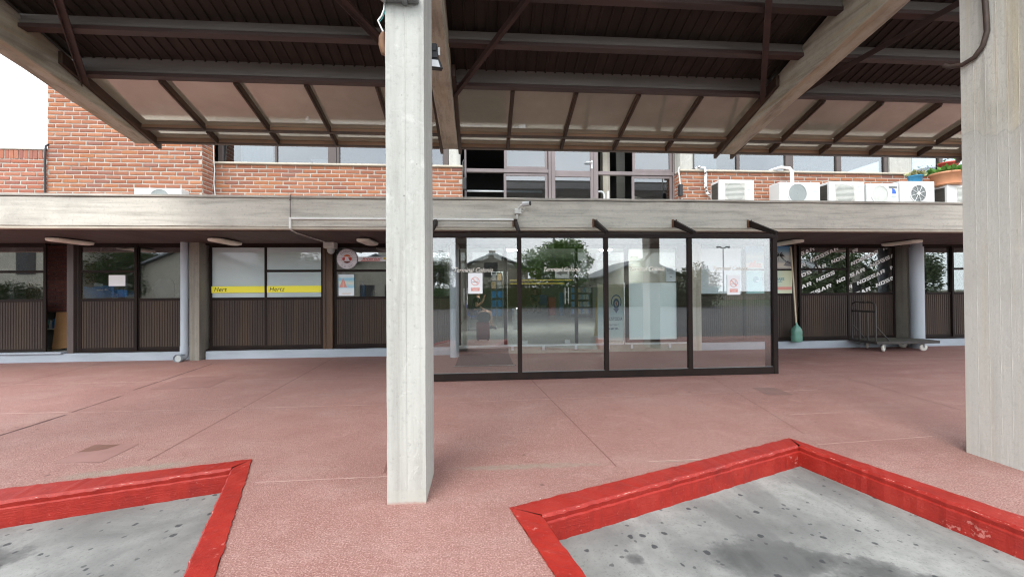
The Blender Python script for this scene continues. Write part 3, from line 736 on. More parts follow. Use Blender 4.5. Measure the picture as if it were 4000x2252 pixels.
mb = MB(); mb.box(-3.36, -3.16, 8.80, 8.97, .166, 2.402); mb.box(-3.335, -3.295, 8.785, 8.80, .166, 2.402); mb.build('window_post', 'wood_post', bld, bevel=.004)
mb = MB(); mb.box(-8.37, -8.245, 8.80, 8.97, .166, 2.402); mb.box(-8.245, -8.228, 8.88, 8.95, .166, 2.402); mb.build('window_post', 'bronze_frame_light', bld, bevel=.004)
mb = MB(); mb.box(7.202, 7.26, 8.85, 8.95, .166, 2.402); mb.build('window_post', 'wood_post', bld, bevel=.004)
# open gap: brick wall inside
bricks('inner_brick_wall', bld, -9.66, -8.3, .98, 2.41, 9.32, ['brick_dark', 'mortar_dark'], .083, .29)
# interiors
mb = MB(); mb.box(-13, -.78, 9.05, 12, .12, .18); mb.box(4.95, 14, 9.05, 12, .12, .18); mb.build('room_floor', 'tile_floor', bld)
mb = MB(); mb.box(-13, 14, 9.03, 24.4, 2.745, 2.80); mb.build('room_ceiling', 'wall_room', bld)
mb = MB()
for x in (-13, -9.75, -8.42, -5.84, -3.26, 7.23, 9.95, 13.9): mb.box(x-.04, x+.04, 9.14 if x != -8.42 else 9.5, 12.05, .18, 2.74)
mb.box(-13, -.84, 12.05, 12.15, .12, 2.74); mb.box(5.02, 14, 12.05, 12.15, .12, 2.74)
mb.build('room_partition', 'wall_room', bld)
mb = MB(); mb.box(-.78, 4.95, 8.96, 24.1, .10, .155); mb.build('hall_floor', 'tile_floor', bld)
mb = MB(); mb.box(-.84, -.78, 9.05, 12.3, .155, 2.744); mb.box(-.84, -.78, 15.6, 24.1, .155, 2.744); mb.box(4.95, 5.02, 9.06, 24.1, .155, 2.744); mb.box(-.78, 4.95, 24.1, 24.25, .155, 2.744); mb.build('hall_wall', 'hall_paint', bld)  # gap in the left wall, out of view, added to let daylight into the hall
mb = MB(); mb.box(1.4, 3.5, 23.98, 24.098, .156, 2.743); mb.build('hall_wall_panel', 'wall_ochre', bld)
# hall glazing: dark frame members, door leaves
mb = MB()
for a, b in ((-.66, -.47), (.47, .54), (2.06, 2.12), (3.20, 3.28), (4.40, 4.62)): mb.box(a, b, 8.86, 8.96, .19, 2.402)
mb.box(-.47, 4.40, 8.862, 8.955, 2.30, 2.401)
mb.box(3.28, 4.40, 8.865, 8.95, .19, .25)
hg = mb.build('hall_glazing', 'bronze_frame', bld, bevel=.003)
for a, b, z0, z1, pm in ((-.47, .47, .195, 2.30, 'door_glass'), (.54, 2.06, .195, 2.30, 'door_glass'), (2.12, 3.20, .195, 2.30, 'door_glass'), (3.28, 4.40, 1.525, 2.30, 'door_glass')):
    q = MB(); q.box(a, b, 8.905, 8.915, z0, z1); q.build('pane', pm, hg)
q = MB(); q.box(3.28, 4.40, 8.90, 8.915, .25, 1.525); q.build('frosted_pane', 'film_aqua', hg)
for x in (-.40, 1.83, 2.865):
    q = MB()
    for d in (0, .075): q.tube([(x+d, 8.86, 1.07), (x+d, 8.86, 1.43)], .012)
    for z in (1.17, 1.33): q.tube([(x, 8.86, z), (x+.075, 8.86, z)], .009); q.tube([(x+.0375, 8.862, z), (x+.0375, 8.904, z)], .008)
    q.build('door_handle', 'steel_bright', hg)
q = MB()
for x in (.93, 1.88): q.box(x-.06, x+.06, 8.88, 8.904, .20, .27)
q.build('door_clamp', 'white_metal', hg)
q = MB(); q.box(.60, 2.0, 8.898, 8.904, 1.585, 1.612); q.box(.60, 1.82, 8.898, 8.904, 1.512, 1.538); q.build('safety_stripe', 'ink_yellow', hg)

# upper storey
bricks('brick_wall', bld, -7.69, -5.085, 2.93, 5.3, 7.75, ['brick_orange', 'mortar'], .0755, .268, ret=(-5.085, 8.1, 1), label='tall orange brick wall rising beside the canopy')
bricks('brick_parapet', bld, -13, -7.71, 2.93, 3.93, 7.78, ['brick_dull', 'mortar'], .0755, .268, soldier=True, label='low dull brick parapet with a course of upright bricks on top')
mb = MB(); mb.box(-13, -7.70, 7.76, 7.95, 3.932, 3.95); mb.build('parapet_coping', 'concrete_cap', bld)
lw_ = bricks('sill_wall', bld, -5.08, -.385, 2.93, 3.822, 8.1, ['brick_orange', 'mortar'])
mb = MB(); mb.box(-5.07, -.36, 8.05, 8.30, 3.824, 3.86); mb.build('sill', 'sill_stone', lw_, bevel=.006)
rw_ = bricks('sill_wall', bld, 4.13, 12, 2.93, 3.812, 8.1, ['brick_orange', 'mortar'], ret=(4.13, 8.45, -1))
mb = MB(); mb.box(4.09, 12, 8.05, 8.30, 3.814, 3.85); mb.build('sill', 'sill_stone', rw_, bevel=.006)
for x0, x1, y0 in ((-.655, -.43, 8.16), (4.14, 4.42, 8.16), (8.87, 9.39, 8.16)):
    mb = MB(); mb.box(x0, x1, y0, 8.42, 3.86, 5.2); mb.build('upper_pillar', 'concrete_column', bld, bevel=.01)
def upper_strip(x0, x1, posts, z0, y):
    mb = MB(); mb.box(x0, x1, y, y+.06, 4.9, 4.96); mb.box(x0, x1, y+.001, y+.06, z0, z0+.03)
    for a, b in posts: mb.box(a, b, y-.01, y+.07, z0+.03, 4.9)
    f = mb.build('upper_window', 'bronze_frame_light', bld, bevel=.003)
    for (a, b), (c, d) in zip(posts[:-1], posts[1:]):
        q = MB(); q.box(b, c, y+.025, y+.031, z0+.03, 4.9); q.build('pane', 'upper_glass', f)
    return f
upper_strip(-5.08, -.66, [(-5.08, -4.99), (-4.026, -3.987), (-3.017, -2.86), (-2.852, -2.80), (-1.9, -1.85), (-.78, -.665)], 3.862, 8.2)
upper_strip(4.43, 8.86, [(4.43, 4.47), (5.403, 5.469), (6.50, 6.67), (7.66, 7.77), (8.772, 8.86)], 3.852, 8.2)
upper_strip(9.40, 12, [(9.40, 9.43), (10.076, 10.16), (11, 11.1), (11.9, 12)], 3.852, 8.2)
# central terrace glazing: two open sliders, fixed panes and a door
mb = MB(); y = 8.4
for a, b in ((-.355, -.315), (1.40, 1.455), (2.36, 2.46), (4.10, 4.13)): mb.box(a, b, y-.02, y+.08, 2.94, 5.0)
for a, b, z in ((-.315, 1.40, 3.83), (2.46, 4.10, 3.81)): mb.box(a, b, y-.01, y+.07, z, z+.075); mb.box(a, b, y-.012, y+.07, 2.94, 2.965)
mb.box(-.355, 4.13, y-.019, y+.08, 5.001, 5.06)
cg = mb.build('terrace_glazing', 'mauve_aluminium', bld, bevel=.004)
def sash(x0, x1, z0, z1, yy, t=.055):
    q = MB(); q.box(x0, x0+t, yy, yy+.035, z0, z1); q.box(x1-t, x1, yy, yy+.035, z0, z1); q.box(x0+t, x1-t, yy+.001, yy+.034, z0, z0+t); q.box(x0+t, x1-t, yy+.001, yy+.034, z1-t, z1)
    q.build('sash', 'mauve_aluminium', cg, bevel=.003)
    q = MB(); q.box(x0+t, x1-t, yy+.014, yy+.02, z0+t, z1-t); q.build('pane', 'upper_glass', cg)
sash(.47, 1.385, 3.91, 4.98, y+.01); sash(.46, 1.385, 2.975, 3.825, y+.01); sash(3.22, 4.09, 3.89, 4.98, y+.01); sash(3.20, 4.09, 2.975, 3.805, y+.01)
mb = MB(); mb.box(1.46, 1.54, y-.03, y+.02, 2.95, 4.99); mb.box(2.29, 2.355, y-.03, y+.02, 2.95, 4.99); mb.box(1.54, 2.29, y-.029, y+.019, 3.75, 3.88); mb.box(1.54, 2.29, y-.029, y+.019, 2.95, 2.975)
mb.build('terrace_door', 'mauve_aluminium', cg, bevel=.004)
for z0, z1 in ((2.975, 3.75), (3.88, 4.98)):
    q = MB(); q.box(1.54, 2.29, y-.008, y-.002, z0, z1); q.build('pane', 'upper_glass', cg)
q = MB(); q.tube([(2.32, y-.03, 4.05), (2.32, y-.075, 4.05), (2.19, y-.08, 4.055)], .012); q.box(2.30, 2.34, y-.036, y-.031, 3.93, 4.10); q.build('door_handle', 'white_metal', cg)
q = MB(); q.tube([(-.31, 8.62, 3.49), (1.3, 8.62, 3.49)], .022)
q.tube([(2.44, 8.55, 3.49), (2.58, 8.55, 3.49), (2.62, 8.55, 3.46), (2.635, 8.55, 3.40), (2.635, 8.55, 2.95)], .022); q.tube([(2.72, 8.55, 2.95), (2.72, 8.55, 3.5)], .026)
q.build('guard_rail', 'rail_white', bld)
# dark upper rooms
mb = MB(); mb.box(-7.6, 12, 13, 13.1, 2.94, 5.2); mb.box(-7.6, -7.5, 7.9, 13, 2.94, 5.2); mb.build('upper_room_wall', 'room_dark', bld)
mb = MB(); mb.box(-7.6, 12, 8.1, 13.2, 5.21, 5.4); mb.build('roof_slab', 'room_dark', bld)
mb = MB(); mb.box(-7.6, 12, 8.96, 13, 2.87, 2.93); mb.build('upper_room_floor', 'room_dark', bld)
mb = MB(); mb.box(2.72, 2.88, 8.9, 9.1, 2.94, 5.2); mb.build('upper_room_column', 'concrete_rough', bld)
mb = MB(); mb.box(3.0, 3.19, 8.8, 8.85, 2.94, 5.2); mb.build('upper_room_screen', 'coil_dark', bld)
for x0, x1 in ((-4.74, -4.14), (4.47, 5.05)):
    mb = MB(); n = 24
    pts = [(x0+(x1-x0)*k/n, 8.34+.012*math.sin(k*1.9)) for k in range(n+1)]
    mb.add([(px, py, z) for px, py in pts for z in (3.87, 4.95)], [(2*k, 2*k+2, 2*k+3, 2*k+1) for k in range(n)], True)
    mb.build('curtain', 'curtain_white', bld, recalc=False)
# ------------------------------------------------------------------ canopy over the bays
BX = (-5.07, -.49, 4.095)
can = thing('bus_canopy', 'sloping brown metal canopy on concrete columns and beams in front of the terminal', 'canopy', (-.49, 2.85, 0))
ZB = lambda y: 3.68+.33*(6.4-y)
def slope_box(mb, x0, x1, ya, yb, o0, o1):
    mb.hexa([(x0, ya, ZB(ya)+o0), (x1, ya, ZB(ya)+o0), (x1, yb, ZB(yb)+o0), (x0, yb, ZB(yb)+o0), (x0, ya, ZB(ya)+o1), (x1, ya, ZB(ya)+o1), (x1, yb, ZB(yb)+o1), (x0, yb, ZB(yb)+o1)])
for cx, lab, cm in ((BX[1], 'pale concrete column in the middle with a smooth front', 'concrete_column'), (BX[2], 'stained board marked column at the right with a water line', 'concrete_stained'), (BX[0], None, 'concrete_column')):
    mb = MB(); nz = 40
    hw, y0, y1 = .1225, 2.635, 3.065
    ring = lambda z, s=1.0: [(cx-hw+R(-.0015, .0015), y0+R(-.0015, .0015), z), (cx, y0+.0006+R(-.001, .001), z), (cx+hw+R(-.0015, .0015), y0+R(-.0015, .0015), z), (cx+hw, y1, z), (cx-hw, y1, z)]
    zs = [-.01+4.5*k/nz for k in range(nz+1)]; vs = [v for z in zs for v in ring(z)]
    mb.add(vs, [(k*5+h, k*5+(h+1) % 5, (k+1)*5+(h+1) % 5, (k+1)*5+h) for k in range(nz) for h in range(5)]+[(4, 3, 2, 1, 0), tuple(nz*5+h for h in range(5))])
    # shuttering seam down the front and low foot course
    mb.box(cx-.0035, cx+.0035, y0-.0025, y0+.01, .09, 4.4)
    if cm == 'concrete_stained':
        for yy in (2.70, 2.765, 2.83, 2.90, 2.975): mb.box(cx-hw-.0013, cx-hw+.01, yy-.0018, yy+.0018, 0, 4.4)
    mb.build('column', cm, can, bevel=.010, seg=2, **({'label': lab} if lab else {}))
for i, cx in enumerate(BX):
    mb = MB(); a, b = cx-.117, cx+.117; n = 24
    prof = []
    for k in range(n+1):
        t = k/n; y = 6.46-t*4.5; z0 = 3.61+.2*(6.46-y); z1 = 3.80+.33*(6.46-y)
        prof.append([(a+R(-.003, .003), y, z0+R(-.004, .004)), (b+R(-.003, .003), y, z0+R(-.004, .004)), (b, y, z1), (a, y, z1)])
    vs = [v for r in prof for v in r]
    mb.add(vs, [(k*4+h, k*4+(h+1) % 4, (k+1)*4+(h+1) % 4, (k+1)*4+h) for k in range(n) for h in range(4)]+[(0, 1, 2, 3), tuple(n*4+h for h in (3, 2, 1, 0))])
    mb.build('concrete_beam', 'concrete_beam', can, bevel=.014, seg=2)
spans = [(-4.99, -.57), (-.41, 4.02), (4.17, 8.45), (8.69, 12.6)]
for xa, xb in spans:
    for (y, h, o) in ((5.33, .245, 0), (4.74, .16, 0), (4.19, .16, .0), (3.55, .16, 0), (2.9, .16, 0), (2.3, .16, 0)):
        mb = MB(); z = ZB(y)+o
        mb.mat(0).box(xa, xb, y-.022, y+.03, z+.045, z+h); mb.mat(0).box(xa, xb, y-.034, y-.0222, z+.055, z+.045+.045)
        mb.mat(1).box(xa, xb, y-.05, y+.05, z, z+.0445)
        mb.build('purlin', ['steel_grey_brown', 'steel_red_brown'], can, bevel=.003)
    mb = MB(); y = 6.225; z = ZB(y)
    mb.mat(0).box(xa, xb, y-.02, y+.02, z+.022, z+.068); mb.mat(1).box(xa, xb, y-.035, y+.035, z-.002, z+.0215)
    mb.build('eaves_purlin', ['gutter_rust', 'rafter_rust'], can, bevel=.003)
    mb = MB(); y = 6.50; z = ZB(y)
    mb.mat(0).box(xa, xb, y-.02, y+.015, z+.012, z+.0705); mb.mat(1).box(xa, xb, y-.03, y+.03, z-.012, z+.0115)
    mb.build('eaves_edge', ['gutter_rust', 'rafter_rust'], can, bevel=.003)
# long boards beside each beam, thin rafters and polycarbonate panels
def rafter(x, ya, yb, w, lo=0.0, hi=.07):
    mb = MB(); slope_box(mb, x-w/2, x+w/2, ya, yb, lo, hi); slope_box(mb, x-w*.22, x+w*.22, ya, yb, lo-.022, lo-.001)
    return mb.build('rafter', 'rafter_rust', can, bevel=.002)
pan = []
for i, cx in enumerate(BX+(8.57,)):
    for sx in ((1,) if i == 0 else (-1, 1)):
        mb = MB(); x = cx+sx*.145; slope_box(mb, x-.024, x+.024, 5.10, 6.58, -.045, .10); mb.build('side_board', 'rafter_rust', can, bevel=.003)
for xs in ([-4.925, -4.03, -3.13, -2.258, -1.355, -.635], [-.345, .425, 1.292, 2.167, 3.057, 3.95], [4.24, 4.862, 5.758, 6.67, 7.571, 8.43]):
    for x in xs[1:-1]: rafter(x, 5.385, 6.185, .052); rafter(x, 6.265, 6.475, .052)
    for a, b in zip(xs[:-1], xs[1:]):
        mb = MB(); n = 6
        if True:
            a_, b_ = (a-.022 if a == xs[0] else a+.008), (b+.022 if b == xs[-1] else b-.008); slope_box(mb, a_, b_, 5.362, 6.53, .0715, .0775)
        mb.build('roof_panel', 'polycarbonate', can)
# flat bar braces under the purlins
for i, cx in enumerate(BX):
    for sx in ((1,) if i == 0 else (-1, 1)):
        p0 = Vector((cx+sx*.15, 5.40, ZB(5.40)-.03)); p1 = Vector((cx+sx*1.38, 3.55, ZB(3.55)-.03))
        d = (p1-p0).normalized(); s = d.cross(Vector((0, .33, 1)).normalized()).normalized()*.034; u = Vector((0, .0, .014))
        mb = MB(); mb.hexa([p0-s-u, p0+s-u, p1+s-u, p1-s-u, p0-s+u, p0+s+u, p1+s+u, p1-s+u])
        s2 = s*.2; mb.hexa([p0+s*.8-u*4, p0+s-u*4, p1+s-u*4, p1+s*.8-u*4, p0+s*.8-u*1.01, p0+s-u*1.01, p1+s-u*1.01, p1+s*.8-u*1.01])
        mb.build('brace', 'steel_red_brown', can)
# ribbed metal deck
mb = MB(); x = -5.25; pts = []
while x < 12.6:
    for t, d in ((0, 0), (.10, 0), (.106, -.016), (.124, -.016), (.13, 0)): pts.append((x+t, d))
    x += .1302
ya, yb = 1.95, 5.36
vs = [(px, yy, ZB(yy)+.225+d) for px, d in pts for yy in (ya, yb)]+[(px, yy, ZB(yy)+.262) for px, d in pts for yy in (ya, yb)]
n = len(pts); o = 2*n
mb.add(vs, [(2*k, 2*k+2, 2*k+3, 2*k+1) for k in range(n-1)]+[(o+2*k, o+2*k+1, o+2*k+3, o+2*k+2) for k in range(n-1)])
mb.build('roof_deck', 'deck_brown', can, recalc=False)
mb = MB(); mb.box(-5.3, 12.6, 1.88, 1.945, ZB(1.9)-.05, ZB(1.9)+.30); mb.build('roof_fascia', 'steel_grey_brown', can)

# ------------------------------------------------------------------ glass screen before the hall
scr = thing('glass_screen', 'dark framed glass wind screen of four tall panes hung from the concrete fascia', 'glass screen', (1.93, 6.2, 0))
mb = MB(); y0, y1 = 6.17, 6.25
mb.box(-.865, 4.735, y0, y1, 2.178, 2.236)
mb.box(-.80, 4.66, y0+.005, y1-.005, .004, .112)
for a, b in ((-.865, -.80), (.537, .602), (1.897, 1.962), (3.25, 3.317), (4.66, 4.735)):
    mb.box(a, b, y0+.003 if a not in (-.865, 4.66) else y0, y1, .112 if a not in (-.865, 4.66) else .003, 2.178)
mb.build('frame', 'bronze_frame', scr, bevel=.004)
mb = MB(); mb.box(4.672, 4.728, 6.252, 6.40, .003, 2.23); mb.build('end_post', 'bronze_frame', scr, bevel=.004)
PANES = [(-.80, .537), (.602, 1.897), (1.962, 3.25), (3.317, 4.66)]
TX = [(-.424, .162, 1.657), (.949, 1.524, 1.662), (2.300, 2.876, 1.667), (3.680, 4.259, 1.672)]
for (a, b), (t0, t1, tz) in zip(PANES, TX):
    q = MB(); q.box(a, b, 6.205, 6.213, .112, 2.178); p = q.build('pane', 'screen_glass', scr)
    q = MB(); put_text(q, 'Terminal Colonia', (t0+t1)/2, tz-.005, 6.2025, .0985, bold=.0004, shear=.42, xs=.80)
    xs = [v[0] for v in q.v]; k = (t1-t0)/(max(xs)-min(xs)); mx = (max(xs)+min(xs))/2
    q.v = [((v[0]-mx)*k+(t0+t1)/2, v[1], v[2]) for v in q.v]
    q.build('lettering', 'ink_cream', p, recalc=False)
    q = MB(); q.box(a+.001, b-.001, 6.196, 6.2045, .113, .121); q.build('glazing_bead', 'grey_metal', p)
for x in (-.775, .575, 1.968, 3.395, 4.785):
    mb = MB(); mb.hexa([(x-.022, 6.24, 2.237), (x+.022, 6.24, 2.237), (x+.022, 6.90, 2.47), (x-.022, 6.90, 2.47), (x-.022, 6.24, 2.30), (x+.022, 6.24, 2.30), (x+.022, 6.90, 2.59), (x-.022, 6.90, 2.59)])
    br = mb.build('bracket', 'bronze_frame', scr, bevel=.003)
    q = MB(); q.box(x-.055, x-.023, 6.885, 6.903, 2.46, 2.60); q.box(x+.023, x+.03, 6.885, 6.903, 2.46, 2.60); q.build('fixing_plate', 'rust_sheet', br)

# ------------------------------------------------------------------ soffit lamps
def lamp(x, label):
    t = thing('ceiling_lamp', label, 'lamp', (x, 8.17, 2.395), 'lamps under the soffit')
    def pill(w, l, z0, z1, k=.82, n=7):
        q = MB(); prof = [(1, z1), (1, z0+.035), (.93, z0+.012), (k, z0)]
        out = []
        for s, z in prof:
            ring = []
            for sy in (1, -1):
                for i in range(n):
                    a = math.pi*i/(n-1); ring.append((x+w*s*math.cos(a)*sy, 8.17+sy*(l-w*.75)+w*.75*s*math.sin(a)*sy, z))
            out.append(ring)
        m = len(out[0]); q.add([v for r in out for v in r], [(j*m+i, j*m+(i+1) % m, (j+1)*m+(i+1) % m, (j+1)*m+i) for j in range(3) for i in range(m)]+[tuple(range(m)), tuple(range(3*m, 4*m))], False)
        return q
    pill(.10, .34, 2.372, 2.394, 1).build('base', 'bronze_frame_light', t)
    pill(.135, .385, 2.312, 2.3715, .55).build('diffuser', 'cream_lamp', t, bevel=.006, seg=2)
    return t
for x, l in ((-7.70, 'cream oval lamp under the soffit left of the left downpipe, above the white paper'), (-4.93, 'cream oval lamp under the soffit above the pale frosted window with the yellow strip'),
             (-2.25, 'cream oval lamp under the soffit beside the dome camera'), (6.48, 'cream oval lamp under the soffit above the palm beach poster'), (9.12, 'cream oval lamp under the soffit in front of the round blue grey pillar')):
    lamp(x, l)

# ------------------------------------------------------------------ pipes, cameras, trunking
mb = MB(); mb.tube([(-6.02, 8.66, .14), (-6.02, 8.66, 2.40)], .068, 18); mb.tube([(-6.02, 8.66, .18), (-6.02, 8.66, .30)], .076, 18)
t = mb.build('downpipe', 'pipe_blue'); tag(t, 'pale blue downpipe with an open elbow at its foot beside the left concrete pillar', 'pipe')
mb = MB(); mb.tube([(-6.02, 8.66, .15), (-6.02, 8.655, .09), (-6.03, 8.62, .075), (-6.04, 8.50, .07)], .07, 18, caps=False); mb.tube([(-6.038, 8.53, .07), (-6.04, 8.49, .07)], .082, 18, caps=False); mb.build('elbow', 'pipe_blue', t)
mb = MB(); mb.lathe([(.045, -.002), (.068, 0)], (-6.04, 8.515, .07), 18, 'y'); mb.build('elbow_mouth', 'grille_grey', t)
mb = MB(); mb.tube([(-.585, 8.5, 0), (-.585, 8.5, 2.12), (-.585, 8.53, 2.22), (-.585, 8.62, 2.29), (-.585, 8.75, 2.31), (-.585, 9.0, 2.31)], .096, 20); mb.tube([(-.585, 8.5, 1.86), (-.585, 8.5, 1.98)], .104, 20)
tag(mb.build('downpipe', 'pipe_blue'), 'thick pale blue drainpipe behind the first screen pane, beside the black mat', 'pipe')
mb = MB(); mb.tube([(9.90, 8.54, 0), (9.90, 8.54, 2.30)], .125, 24); mb.tube([(9.90, 8.54, 2.29), (9.90, 8.54, 2.395)], .10, 24)
tag(mb.build('round_pillar', 'pipe_blue'), 'round blue grey pillar behind the luggage trolley', 'pillar')
mb = MB(); mb.box(-3.15, .54, 6.858, 6.888, 2.562, 2.592); mb.box(-3.153, -3.123, 6.859, 6.889, 2.41, 2.561)
mb.tube([(-3.138, 6.87, 2.415), (-3.14, 6.93, 2.388), (-3.18, 7.2, 2.384), (-3.18, 8.45, 2.382)], .011)
tag(mb.build('cable_trunking', 'cable_white', bevel=.002), 'white cable trunking running along the concrete fascia and under the soffit', 'trunking')
mb = MB(); mb.tube([(-3.135, 6.876, 2.57), (-3.137, 6.876, 2.75), (-3.134, 6.872, 2.96), (-3.13, 6.93, 2.985)], .0055); mb.tube([(-3.15, 6.876, 2.88), (-3.12, 6.874, 2.885)], .007)
tag(mb.build('thin_cable', 'hook_brown'), 'thin dark cable hanging down the fascia to the white trunking', 'cable')
t = thing('dome_camera', 'grey boxed dome camera under the soffit beside the round sign', 'camera', (-3.13, 8.62, 2.395))
mb = MB(); mb.box(-3.24, -3.02, 8.52, 8.72, 2.27, 2.394); mb.build('junction_box', 'offwhite_plastic', t, bevel=.008)
mb = MB(); mb.lathe([(.075, 2.269), (.076, 2.235), (.066, 2.195), (.042, 2.165), (.012, 2.155)], (-3.12, 8.62, 0), 20); mb.build('dome', 'grille_grey', t)
t = thing('bullet_camera', 'white bullet camera on a wall bracket in the middle of the fascia', 'camera', (.60, 6.9, 2.62))
mb = MB(); mb.box(.555, .665, 6.80, 6.888, 2.665, 2.755); mb.tube([(.60, 6.84, 2.665), (.59, 6.85, 2.62), (.60, 6.86, 2.59)], .02); mb.build('junction_box', 'offwhite_plastic', t, bevel=.01)
mb = MB(); mb.tube([(.62, 6.80, 2.75), (.645, 6.76, 2.79), (.70, 6.74, 2.81)], .018); mb.tube([(.66, 6.80, 2.72), (.70, 6.78, 2.70), (.71, 6.77, 2.75), (.70, 6.75, 2.79)], .006); mb.build('arm', 'offwhite_plastic', t)
mb = MB(); mb.mat(0).tube([(.68, 6.745, 2.812), (.795, 6.70, 2.818)], .040, 16); mb.mat(1).tube([(.796, 6.6995, 2.818), (.815, 6.692, 2.819)], .034, 16); mb.build('housing', ['white_metal', 'black_plastic'], t)
for x, zz, lab in ((-.335, 3.50, 'small black wall sensor at the edge of the left brick sill wall'), (4.085, 3.42, 'small black wall sensor on the corner of the brick wall by the outdoor units')):
    mb = MB(); mb.box(x-.035, x+.035, 8.0, 8.09, zz-.13, zz+.11); t = mb.build('wall_sensor', 'black_plastic', bevel=.012, seg=2); tag(t, lab, 'sensor')
    mb = MB(); mb.tube([(x, 8.05, zz+.11), (x-.02, 8.04, zz+.25), (x-.035, 8.05, zz+.42), (x-.01, 8.06, zz+.47)], .012); mb.build('lead', 'cable_white' if x > 0 else 'black_plastic', t)
mb = MB(); mb.tube([(-7.70, 7.72, 2.95), (-7.695, 7.72, 3.3), (-7.70, 7.72, 3.7), (-7.69, 7.72, 3.98), (-7.66, 7.74, 4.02)], .016); tag(mb.build('wall_cable', 'black_plastic'), 'dark cable down the joint between the brick parapet and the tall brick wall', 'cable')
mb = MB(); mb.tube([(-5.07, 8.06, 2.95), (-5.05, 8.06, 3.2), (-5.075, 8.06, 3.45), (-5.06, 8.06, 3.7), (-5.07, 8.05, 3.9), (-5.07, 8.03, 4.4)], .010); tag(mb.build('wall_cable', 'cable_white'), 'white cable in the brick corner left of the upper windows', 'cable')

# column fittings
t = thing('column_bracket', 'dark clamp bracket with loose wires at the top of the middle column', 'bracket', (-.5, 2.62, 3.18))
mb = MB(); mb.box(-.605, -.395, 2.56, 2.634, 3.205, 3.25); mb.box(-.50, -.465, 2.58, 2.634, 3.19, 3.204); mb.tube([(-.62, 2.61, 3.20), (-.59, 2.60, 3.25)], .022); mb.build('clamp', 'grey_metal', t, bevel=.006)
mb = MB(); mb.tube([(-.612, 2.63, 3.21), (-.618, 2.63, 3.16), (-.632, 2.63, 3.12), (-.658, 2.64, 3.095), (-.645, 2.64, 3.065), (-.628, 2.65, 3.03)], .005); mb.build('wire', 'cable_white', t)
mb = MB(); mb.tube([(-.608, 2.63, 3.21), (-.612, 2.635, 3.15), (-.63, 2.64, 3.11), (-.652, 2.645, 3.088), (-.64, 2.645, 3.06), (-.624, 2.65, 3.03)], .003); mb.build('wire', 'cable_teal', t)
mb = MB(); mb.tube([(-.627, 2.655, 3.03), (-.636, 2.66, 3.0), (-.636, 2.66, 2.95), (-.625, 2.66, 2.90), (-.606, 2.66, 2.885)], [.012, .022, .024, .022, .012], 10); mb.build('conduit_stub', 'rust_sheet', t)
t = thing('floodlight', 'small dark floodlight behind the middle column under the concrete beam', 'floodlight', (-.33, 3.1, 3.05))
mb = MB(); mb.hexa([(-.40, 3.10, 3.06), (-.285, 3.10, 3.05), (-.30, 3.16, 3.06), (-.40, 3.16, 3.07), (-.40, 3.10, 3.13), (-.315, 3.10, 3.13), (-.33, 3.16, 3.13), (-.40, 3.16, 3.13)])
mb.box(-.40, -.325, 3.10, 3.15, 3.131, 3.185); mb.box(-.40, -.335, 3.105, 3.15, 3.187, 3.25); mb.build('housing', 'black_plastic', t, bevel=.006)
mb = MB(); mb.poly([(-.40, 3.068), (-.31, 3.062), (-.325, 3.115), (-.40, 3.12)], 3.098); mb.build('lens', 'paper_white', t)
mb = MB(); mb.box(-.326, -.312, 3.11, 3.13, 3.16, 3.22); mb.build('knob', 'white_metal', t)
mb = MB(); mb.tube([(3.955, 2.90, 3.95), (3.955, 2.885, 3.70), (3.955, 2.875, 3.50), (3.953, 2.87, 3.36), (3.95, 2.895, 3.26), (3.948, 2.95, 3.20), (3.945, 3.03, 3.185), (3.945, 3.12, 3.215), (3.95, 3.16, 3.25)], .018, 10)
tag(mb.build('drain_hose', 'hook_brown'), 'brown hose curving down the stained right column', 'hose')

